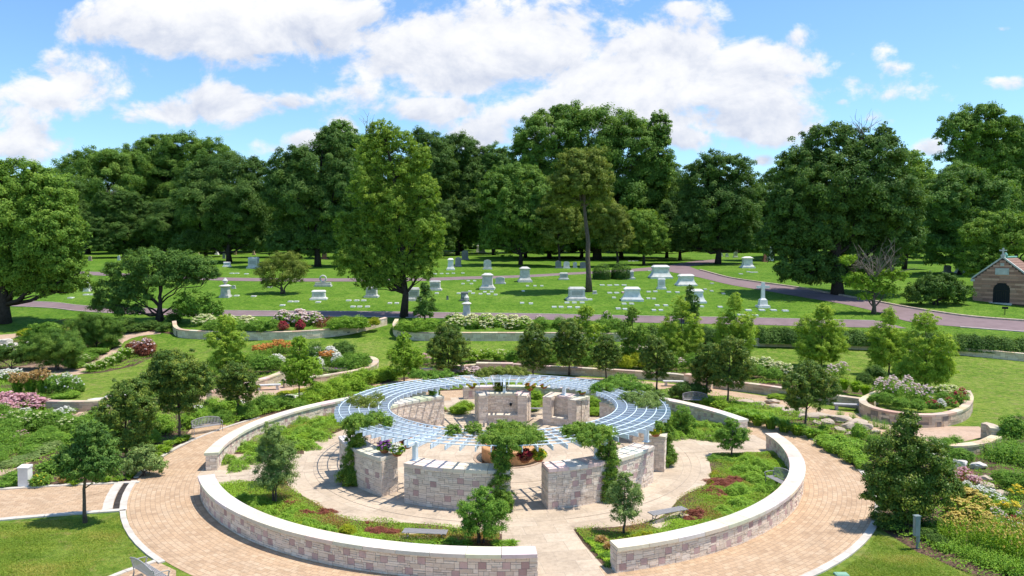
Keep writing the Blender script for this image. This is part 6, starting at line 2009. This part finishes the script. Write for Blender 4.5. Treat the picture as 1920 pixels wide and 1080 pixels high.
def monument(kind, label, px, py, w, h, mat="granite", rz=None, name="stone_monument", depth=.62):
    """px, py: foot of the stone; w, h: its size in photo pixels"""
    p = G(px, py)
    s = mpp(p)
    W_, H_ = w * s, h * s
    rz = R((px * 7.3 + py) % 14 - 7) if rz is None else R(rz)
    t = thing(name, label, "monument", p, rz, CM)
    if kind in ("headstone", "obelisk"):
        t.rotation_euler = (R((px * 1.7) % 5 - 2.5), R((px * 2.9) % 4 - 2), rz)
    D_ = W_ * depth
    m = MAT[mat]

    def part(nm, mb_, mt=None, bev=0.02):
        mb_.obj(nm, mt or m, t, bevel=bev)
    b = MB()
    if kind == "block":        # low wide die on a stepped base with a moulded cap
        b.frustum((0, 0), (W_, D_), (W_ * .98, D_ * .96), -.25, H_ * .13)
        part("base", b)
        b = MB()
        b.frustum((0, 0), (W_ * .86, D_ * .82), (W_ * .78, D_ * .72), H_ * .13, H_ * .24)
        part("plinth", b)
        b = MB()
        b.frustum((0, 0), (W_ * .74, D_ * .68), (W_ * .72, D_ * .66), H_ * .24, H_ * .84)
        part("die", b)
        b = MB()
        b.frustum((0, 0), (W_ * .80, D_ * .76), (W_ * .66, D_ * .56), H_ * .84, H_)
        part("cap", b)
        b = MB()
        b.box((0, -D_ * .335, H_ * .54), (W_ * .5, .06, H_ * .30))
        part("inscription_panel", b, MAT["granite" if mat == "marble" else "panelstone"], 0)
    elif kind == "sarcophagus":  # sides flaring into the base, broad lid
        b.frustum((0, 0), (W_, D_), (W_, D_), -.25, H_ * .10)
        part("base", b)
        b = MB()
        n = 7
        for i in range(n):
            z0, z1 = H_ * (.10 + .66 * i / n), H_ * (.10 + .66 * (i + 1) / n)
            f0, f1 = .66 + .30 * (1 - i / n) ** 2.4, .66 + .30 * (1 - (i + 1) / n) ** 2.4
            b.frustum((0, 0), (W_ * f0, D_ * f0), (W_ * f1, D_ * f1), z0, z1)
        part("die", b, None, 0)
        b = MB()
        b.frustum((0, 0), (W_ * .72, D_ * .74), (W_ * .74, D_ * .76), H_ * .76, H_ * .86)
        b.frustum((0, 0), (W_ * .74, D_ * .76), (W_ * .56, D_ * .5), H_ * .86, H_)
        part("lid", b, None, 0)
    elif kind == "pedestal":   # tall tapered shaft with a cornice
        b.frustum((0, 0), (W_, W_ * .9), (W_ * .96, W_ * .86), -.25, H_ * .12)
        part("base", b)
        b = MB()
        b.frustum((0, 0), (W_ * .84, W_ * .76), (W_ * .72, W_ * .64), H_ * .12, H_ * .26)
        b.frustum((0, 0), (W_ * .68, W_ * .60), (W_ * .60, W_ * .54), H_ * .26, H_ * .78)
        part("die", b, None, 0)
        b = MB()
        b.frustum((0, 0), (W_ * .66, W_ * .58), (W_ * .76, W_ * .68), H_ * .78, H_ * .88)
        b.frustum((0, 0), (W_ * .74, W_ * .66), (W_ * .36, W_ * .30), H_ * .88, H_)
        part("cap", b, None, 0)
    elif kind == "headstone":  # upright slab with a curved top
        b.frustum((0, 0), (W_, W_ * .45), (W_ * .98, W_ * .42), -.25, H_ * .14)
        part("base", b)
        b = MB()
        pr = [(-.40, .14), (.40, .14)] + [(.40 * math.cos(a), .78 + .22 * math.sin(a)) for a in np.linspace(0, math.pi, 9)]
        for yy, rev in ((-W_ * .11, False), (W_ * .11, True)):
            q = [(x * W_, yy, z * H_) for x, z in pr]
            b.face(q[::-1] if rev else q)
        for i in range(len(pr)):
            (x0, z0), (x1, z1) = pr[i], pr[(i + 1) % len(pr)]
            b.face([(x1 * W_, -W_ * .11, z1 * H_), (x0 * W_, -W_ * .11, z0 * H_), (x0 * W_, W_ * .11, z0 * H_), (x1 * W_, W_ * .11, z1 * H_)])
        part("slab", b, None, 0)
    elif kind == "cross":
        b.frustum((0, 0), (W_, W_ * .8), (W_ * .96, W_ * .76), -.2, H_ * .08)
        part("base", b)
        b = MB()
        b.frustum((0, 0), (W_ * .66, W_ * .52), (W_ * .58, W_ * .46), H_ * .08, H_ * .30)
        b.frustum((0, 0), (W_ * .54, W_ * .42), (W_ * .32, W_ * .26), H_ * .30, H_ * .36)
        part("die", b, None, 0)
        b = MB()
        b.frustum((0, 0), (W_ * .28, W_ * .22), (W_ * .23, W_ * .19), H_ * .36, H_)
        z0, z1 = H_ * .76, H_ * .86
        for s_ in (-1, 1):
            b.box((s_ * W_ * .31, 0, (z0 + z1) / 2), (W_ * .42, W_ * .18, z1 - z0))
        part("cross", b, None, 0)
    elif kind == "urn":
        b.frustum((0, 0), (W_, W_), (W_ * .95, W_ * .95), -.2, H_ * .10)
        part("base", b)
        b = MB()
        b.frustum((0, 0), (W_ * .74, W_ * .74), (W_ * .66, W_ * .66), H_ * .10, H_ * .52)
        part("die", b)
        b = MB()
        b.frustum((0, 0), (W_ * .72, W_ * .72), (W_ * .98, W_ * .98), H_ * .52, H_ * .58)
        b.frustum((0, 0), (W_ * .94, W_ * .94), (W_ * .4, W_ * .4), H_ * .58, H_ * .66)
        part("cap", b, None, 0)
        b = MB()
        b.lathe([(W_ * .12, H_ * .66), (W_ * .10, H_ * .70), (W_ * .24, H_ * .78), (W_ * .27, H_ * .86), (W_ * .18, H_ * .91), (W_ * .14, H_ * .94), (W_ * .06, H_ * 1.0)], 12)
        part("urn", b, None, 0)
    elif kind == "obelisk":
        b.frustum((0, 0), (W_, W_), (W_ * .9, W_ * .9), -.2, H_ * .18)
        part("base", b)
        b = MB()
        b.frustum((0, 0), (W_ * .62, W_ * .62), (W_ * .40, W_ * .40), H_ * .18, H_ * .9)
        b.frustum((0, 0), (W_ * .40, W_ * .40), (W_ * .04, W_ * .04), H_ * .9, H_)
        part("shaft", b, None, 0)
    elif kind == "figure":     # a draped standing statue on a plinth
        b.frustum((0, 0), (W_, W_), (W_ * .85, W_ * .85), -.2, H_ * .34)
        part("plinth", b)
        b = MB()
        b.lathe([(W_ * .36, H_ * .34), (W_ * .32, H_ * .5), (W_ * .25, H_ * .66), (W_ * .34, H_ * .78), (W_ * .26, H_ * .84), (W_ * .10, H_ * .865), (W_ * .14, H_ * .91), (W_ * .13, H_ * .96), (W_ * .04, H_)], 12)
        part("statue", b, None, 0)
    elif kind == "bench":      # stone seat with a round wreath on it
        b.frustum((0, 0), (W_, W_ * .35), (W_, W_ * .35), -.2, H_ * .14)
        b.frustum((0, 0), (W_ * .9, W_ * .22), (W_ * .9, W_ * .22), H_ * .14, H_ * .36)
        part("seat", b, None, 0)
        b = MB()
        b.tube([(W_ * .18 * math.cos(a), 0, H_ * .68 + H_ * .28 * math.sin(a)) for a in np.linspace(0, 2 * math.pi, 17)], W_ * .05, 8)
        part("wreath", b, None, 0)
    elif kind == "boulder":
        t2 = bpy.data.objects.new("boulder_stone", RM[2])
        COL.objects.link(t2)
        t2.parent = t
        t2.scale = (W_, W_ * .8, H_ * 1.7)
        t2.material_slots[0].link = "OBJECT"
        t2.material_slots[0].material = m
        b.frustum((0, 0), (W_ * 1.1, W_ * .9), (W_, W_ * .8), -.2, H_ * .1)
        part("base", b)
    return t


for a in [
    ("block", "low pale granite block half behind the ragged tall tree", 816, 544, 26, 18),
    ("block", "pale stepped monument beside the small pyramid tree", 776, 563, 28, 24),
    ("pedestal", "tapered pale monument carved with a seated figure", 914, 542, 29, 30),
    ("headstone", "broad grey slab beside the tapered carved monument", 938, 532, 21, 13, "granite"),
    ("pedestal", "tallest pale pedestal with a cornice beside the upper road", 984, 528, 27, 28),
    ("block", "plain grey block in the open lawn near the upper road", 1057, 524, 20, 13),
    ("block", "wide grey monument at the foot of the long bare trunk", 1081, 562, 40, 24),
    ("pedestal", "white pedestal beside a dark headstone left of the lawn", 845, 506, 16, 22, "marble"),
    ("headstone", "very dark headstone beside the white pedestal", 859, 500, 14, 18, "darkstone"),
    ("headstone", "dark arched headstone farther up the sunlit glade", 872, 487, 15, 18, "darkstone"),
    ("headstone", "grey upright headstone at the shade edge", 914, 505, 18, 18, "granite"),
    ("block", "small white temple like stone in the sunlit glade", 904, 474, 13, 14, "marble"),
    ("figure", "small white statue beside the temple like stone in the glade", 896, 473, 7, 15, "marble"),
    ("headstone", "first grey headstone in the shaded row near the yews", 1047, 503, 14, 14, "darkstone"),
    ("headstone", "second grey headstone in the shaded row near the yews", 1062, 503, 14, 13, "granite"),
    ("headstone", "third, smallest headstone in the shaded row near the yews", 1078, 502, 9, 11, "granite"),
    ("headstone", "fourth grey headstone in the shaded row near the yews", 1093, 503, 14, 12, "darkstone"),
    ("urn", "grey pedestal with an urn beside the cream flowering shrubs", 875, 592, 18, 40),
    ("block", "dark grey block just behind the urn pedestal", 871, 564, 18, 17, "darkstone"),
    ("sarcophagus", "largest pale monument with broad lid on the open lawn", 1238, 521, 42, 24, "marble"),
    ("block", "upright white block just in front of the broad lidded monument", 1240, 542, 18, 21, "marble"),
    ("sarcophagus", "pale monument with flared sides beside the row of flat markers", 1185, 563, 42, 25, "marble"),
    ("block", "small square grey block beside the yew dome", 1179, 523, 24, 16),
    ("sarcophagus", "pale lidded monument beside the reddish road bend", 1286, 535, 38, 21, "marble"),
    ("sarcophagus", "pale monument half hidden by the small pointed evergreen", 1303, 567, 38, 25, "marble"),
    ("cross", "tall white stone cross on a pedestal", 1430, 576, 23, 47, "marble"),
    ("pedestal", "white flared monument across the reddish road", 1401, 502, 25, 21, "marble"),
    ("figure", "white statue standing under the massive dark tree", 1444, 489, 10, 27, "marble"),
    ("obelisk", "red granite column beside the white statue", 1434, 491, 9, 20, "redstone"),
    ("block", "white block deep in the shade past the road bend", 1379, 483, 9, 13, "marble"),
    ("urn", "weathered urn monument with a brown base on the left lawn", 423, 557, 19, 36, "granite"),
    ("block", "white block monument near the sparse bronze bush", 598, 561, 32, 17, "marble"),
    ("block", "large pale monument in the shade left of the bronze bush", 476, 503, 24, 21),
    ("block", "plain white block at the foot of the dark tree", 426, 500, 16, 9, "marble"),
    ("bench", "stone seat carrying a round wreath beside the upper road", 606, 537, 32, 21),
    ("block", "pale monument in the shade of the ragged tall tree", 697, 557, 27, 20),
    ("boulder", "red granite boulder beside the thick dark trunk", 609, 486, 11, 19, "redstone"),
    ("pedestal", "far pale monument seen between two dark trunks", 494, 465, 12, 17, "marble"),
    ("headstone", "grey slab in the shade left of the red boulder", 587, 479, 11, 11, "darkstone"),
    ("headstone", "thin dark slab left of the dark tree trunk", 420, 485, 6, 14, "darkstone"),
    ("obelisk", "pale narrow stone near the thin dark slab", 407, 478, 7, 14, "marble"),
    ("headstone", "small tan stone right of the dark tree trunk", 441, 478, 6, 9, "tanstone"),
    ("headstone", "low grey stone near the weathered urn monument", 438, 541, 9, 6),
    ("figure", "white statue on a base beside the bushy tree at the left", 164, 546, 12, 37, "marble"),
    ("headstone", "small tan headstone far back on the left lawn", 169, 489, 8, 9, "tanstone"),
    ("obelisk", "small tan pillar far behind the spreading tree", 373, 487, 6, 14, "tanstone"),
    ("headstone", "pale stone seen through the trees above the hawthorn", 223, 488, 6, 9, "granite"),
    ("sarcophagus", "bright pale tomb beside the burial vault", 1803, 512, 22, 18, "marble"),
    ("headstone", "grey headstone behind the olive shrub", 1776, 511, 16, 14, "darkstone"),
    ("obelisk", "tan stone far back between the dark trunks", 476, 478, 6, 12, "tanstone"),
    ("headstone", "pale stone far back under the second row of trees", 515, 466, 10, 8, "marble"),
    ("block", "pale stone deep in the shade behind the trunks", 1040, 470, 12, 14, "marble"),
    ("pedestal", "pale grey stone in the deep shade left of the trunk", 1050, 474, 8, 14, "granite"),
    ("headstone", "white stone in the sun gap beyond the road", 1352, 481, 7, 7, "marble"),
    ("headstone", "second white stone in the sun gap beyond the road", 1363, 482, 7, 7, "marble"),
    ("headstone", "low dark stone standing alone on the lawn", 839, 562, 5, 8, "darkstone"),
    ("block", "small grey footstone right of the long bare trunk", 1115, 551, 10, 6),
]:
    monument(*a)

# flat and low markers in the grass
proto = None


def marker(label, px, py, w, h, group, mat="marble"):
    global proto
    if proto is None:
        b = MB()
        b.frustum((0, 0), (1, 1), (.94, .9), -1, 1)
        proto = b.mesh("marker")
        proto.materials.append(MAT["marble"])
    p = G(px, py)
    s = mpp(p)
    o = bpy.data.objects.new("grave_marker", proto)
    COL.objects.link(o)
    o.location = p
    d = h * s / ((CAMZ - p.z) / max(1, p.y - CAMY)) * .62
    o.scale = (w * s, min(.75, max(.3, d)), .14)
    o.rotation_euler.z = R((px * 3.7) % 6 - 3)
    if mat != "marble":
        o.material_slots[0].link = "OBJECT"
        o.material_slots[0].material = MAT[mat]
    tag(o, label, "grave marker", group)


def markers(where, items, mat="marble", w=9, h=3.2):
    items = sorted(items)
    n = len(items)
    for i, q in enumerate(items):
        a = q[2] if len(q) > 2 else w
        lab = (f"{ORD[i]} flat marker from the left {where}" if n > 1 else f"single flat marker {where}")
        marker(lab, q[0], q[1], a, h, f"flat markers {where}", mat)


markers("in the row in front of the tall white cross", [(1403, 582), (1428, 582), (1450, 582), (1472, 583)], w=11)
markers("nearest the road below the tall white cross", [(1388, 591), (1400, 592), (1416, 592)], w=10)
markers("in front of the flared monument", [(1170, 570), (1184, 570), (1159, 579), (1172, 580)], w=9)
markers("right of the flared monument", [(1215.5, 560), (1226, 560.5)], w=7)
markers("near the pointed evergreen", [(1232, 573), (1248, 573), (1226, 582), (1239, 582), (1315, 575), (1350, 576)], w=8)
markers("in the row beside the long bare trunk", [(1129, 535), (1143, 535.5), (1156, 535), (1170, 535)], w=9)
markers("in the second row beside the long bare trunk", [(1143, 549.5), (1156, 549.5), (1170, 548.5)], w=9)
markers("of pink granite among white ones", [(1169, 549.5)], "pink", 7)
markers("standing alone before the second row by the trunk", [(1151, 558.5), (1158, 579)], w=7)
markers("on the open lawn before the wide grey monument", [(1063, 568), (1077, 568), (1091.5, 568), (1106, 562)], w=9)
markers("in the row near the road before the wide grey monument", [(1039, 576), (1052, 576), (1068, 576.5), (1083, 577)], w=9)
markers("of rounded shape on the lawn", [(979, 568.5), (995.5, 569.5)], w=8, h=4)
markers("around the carved tapered monument", [(868, 532.5), (884, 532.5), (878, 527), (890, 527)], w=6)
markers("in the shade below the carved tapered monument", [(881, 547), (887, 550.5), (901, 551.5), (909, 548), (916, 552), (922, 547.5), (929.5, 553)], w=7)
markers("near the dark block behind the urn pedestal", [(860, 550.5), (819, 550.5)], w=7)
markers("in the row along the upper road", [(816, 514), (828, 513.5), (839, 513.5), (850, 513), (868, 512.5)], w=6, h=2)
markers("in the shade row below the tallest pedestal", [(989, 536.5), (1003, 536.5), (1016, 536.5), (981, 546)], w=6, h=2.2)
markers("in front of the broad lidded monument", [(1216, 547.5), (1228.5, 547), (1254, 547.8), (1270, 548.5)], w=8, h=2.2)
markers("along the grass slope by the reddish road", [(1322, 543), (1334, 546), (1356, 551), (1335, 532)], "granite", 6, 2.6)
markers("across the reddish road", [(1389, 514), (1403, 510), (1409, 511), (1417, 511)], w=7)
markers("in the left lawn near the white block", [(545, 566), (556, 566), (530, 573), (597, 567)], w=9)
markers("under the shade of the bronze bush", [(444, 555), (476, 556), (505, 539)], w=9)
markers("in the row before the ragged tall tree", [(654, 564), (669, 564), (682, 564)], w=9)
markers("in the front row below the ragged tall tree", [(662, 575.5), (674.5, 575.5), (689, 575.5)], w=9)
markers("of rounded top right of the ragged tree", [(731, 569), (744, 569)], w=8, h=3.8)
markers("above the upper road on the left", [(435, 513), (444.5, 513), (462, 514)], w=7)
markers("near the white statue at the left", [(133, 559), (162, 553), (173, 553), (181, 553)], w=9)
markers("in the sunlit glade", [(846, 474), (862, 470), (884, 474), (912, 474), (921, 471), (857, 467), (868, 467)], w=5, h=1.8)
markers("on the far side under the trees near the road bend", [(1180, 490), (1187, 490), (1194, 489.5), (1217, 508)], w=5, h=2)

# ================================================================== burial vault
p = G(1877, 569)
s = mpp(p)
Wd, He, Ha, Ld = 94 * s, 46 * s, 85 * s, 7.0
t = thing("burial_vault", "brown banded stone burial vault with gabled front, cross and arched dark door", "mausoleum", p, R(-47))
mb = MB()
rng = np.random.default_rng(8)
VP = [(0.56, 0.30, 0.22), (0.50, 0.26, 0.19), (0.60, 0.345, 0.26), (0.45, 0.235, 0.175)]


def fr(u, v, d):
    return (u - Wd / 2, -d, v)


mb.box((0, Ld / 2 + .01, He / 2 - .2), (Wd - .02, Ld - .04, He + .4), 0, (0.12, .08, .065))
mb.face([(-Wd / 2 + .01, .012, He), (Wd / 2 - .01, .012, He), (0, .012, Ha)], (0.12, .08, .065))
mb.face([(Wd / 2, Ld, He), (-Wd / 2, Ld, He), (0, Ld, Ha)], (0.2, .125, .1))
nv = int(Ha / .32)
for v in range(nv):
    z0, z1 = v * Ha / nv, (v + 1) * Ha / nv
    half = Wd / 2 if z1 <= He else Wd / 2 * max(0, (Ha - z1) / (Ha - He)) - .02
    if half < .15:
        continue
    x = -half
    while x < half - .02:
        x1 = min(half, x + float(rng.uniform(.6, 1.3)))
        dw = 13.5 * s
        # leave the doorway and plaque clear
        spans = [(x, x1)]
        zm = max(0.0, (z0 + z1) / 2 - 25 * s)
        dw = math.sqrt(max(0.0, dw * dw - zm * zm)) if zm < dw else 0.0
        if z0 < 38 * s and dw > 0:
            spans = [(a, b) for a, b in ((x, min(x1, -dw)), (max(x, dw), x1)) if b - a > .03]
        for a, b in spans:
            c = VP[int(rng.integers(4))]
            k = .84 if v % 2 else 1.14
            c = tuple(q * k for q in c)
            d = float(rng.uniform(.02, .05))
            A = [(a + .006, -d, z0 + .008), (b - .006, -d, z0 + .008), (b - .006, -d, z1 - .008), (a + .006, -d, z1 - .008)]
            mb.face(A, c)
            B = [(q[0], .013, q[2]) for q in A]
            for i in range(4):
                mb.face((B[i], B[(i + 1) % 4], A[(i + 1) % 4], A[i]), c)
        x = x1
for sx in (-1, 1):
    for v in range(int(He / .32)):
        z0, z1 = v * .32, (v + 1) * .32
        yy = 0.0
        while yy < Ld - .1:
            y1 = min(Ld, yy + float(rng.uniform(.6, 1.3)))
            c = tuple(q * (.82 if v % 2 else 1.1) for q in VP[int(rng.integers(4))])
            d = Wd / 2 + float(rng.uniform(.01, .04))
            q = [(sx * d, yy + .006, z0 + .008), (sx * d, y1 - .006, z0 + .008), (sx * d, y1 - .006, z1 - .008), (sx * d, yy + .006, z1 - .008)]
            mb.face(q if sx > 0 else q[::-1], c)
            yy = y1
mb.obj("wall", MAT["stone"], t)
mb = MB()
for sx in (-1, 1):
    mb.hexa([(0, -.12, Ha + .02), (sx * (Wd / 2 + .2), -.12, He - .12), (sx * (Wd / 2 + .2), .25, He - .12), (0, .25, Ha + .02),
             (0, -.12, Ha + .28), (sx * (Wd / 2 + .2), -.12, He + .12), (sx * (Wd / 2 + .2), .25, He + .12), (0, .25, Ha + .28)])
    mb.box((sx * (Wd / 2 + .06), .02, He - .28), (.5, .42, .34))
mb.obj("gable_coping", MAT["granite"], t)
mb = MB()
mb.box((0, .06, Ha + .34), (.5, .36, .3))
mb.box((0, .06, Ha + .95), (.2, .16, 1.0))
for s_ in (-1, 1):
    mb.box((s_ * .27, .06, Ha + 1.08), (.34, .155, .19))
mb.obj("roof_cross", MAT["granite"], t)
mb = MB()
for sx in (-1, 1):
    for i in range(9):
        f0, f1 = i / 9, (i + 1) / 9 + .02
        lift = .07
        def rp(f, y, dz):
            return (sx * (Wd / 2 + .25) * f, y, Ha + (He - Ha) * f * 1.03 + dz)
        mb.hexa([rp(f0, .26, 0), rp(f1, .26, 0), rp(f1, Ld + .2, 0), rp(f0, Ld + .2, 0), rp(f0, .26, .03), rp(f1, .26, .03 + lift), rp(f1, Ld + .2, .03 + lift), rp(f0, Ld + .2, .03)])
ro = mb.obj("roof", MAT["rooftile"], t)
mb = MB()
mb.tube([(0, .3, Ha + .1), (0, Ld + .2, Ha + .1)], .14, 8)
mb.lathe([(.26, Ha + .15), (.3, Ha + .4), (.2, Ha + .65), (.05, Ha + .8)], 10, (0, 1.4))
mb.obj("ridge_cap", MAT["copper"], ro)
mb = MB()
mb.box((0, -.10, 60 * s), (20 * s * 1.1, .10, 12 * s))
mb.obj("plaque", MAT["granite"], t)
mb = MB()
mb.box((0, -.10, 73 * s), (6 * s, .08, 5.5 * s))
mb.box((0, -.145, 73 * s), (2.4 * s, .02, 2.4 * s))
mb.obj("gable_emblem", MAT["granite"], t)
mb = MB()
dw, dh = 13.5 * s, 25 * s
pr = [(-dw, 0), (dw, 0), (dw, dh)] + [(dw * math.cos(a), dh + dw * math.sin(a)) for a in np.linspace(0.2, math.pi - .2, 9)] + [(-dw, dh)]
mb.face([(x, -.06, z) for x, z in pr])
for i in range(len(pr)):
    (x0, z0), (x1, z1) = pr[i], pr[(i + 1) % len(pr)]
    mb.face([(x1, -.06, z1), (x0, -.06, z0), (x0, .02, z0), (x1, .02, z1)])
dr = mb.obj("door", MAT["black"], t)
mb = MB()
for k in range(7):
    x = -dw * .8 + dw * 1.6 * k / 6
    mb.box((x, -.075, dh * .5), (.035, .025, dh * .98))
mb.box((0, -.08, dh * .98), (dw * 1.9, .03, .06))
mb.obj("door_grille", MAT["barkdark"], dr)
mb = MB()
mb.box((0, -.35, -.02), (dw * 2.6, .7, .26))
mb.obj("step", MAT["granite"], t)

t = thing("grave_sign", "small dark sign on a post on the grass before the burial vault", "sign", G(1884, 590), R(-20))
mb = MB()
mb.box((0, 0, .4), (.08, .08, .9))
mb.obj("post", MAT["black"], t)
mb = MB()
mb.box((0, -.05, .9), (.7, .06, .3))
mb.obj("panel", MAT["black"], t)
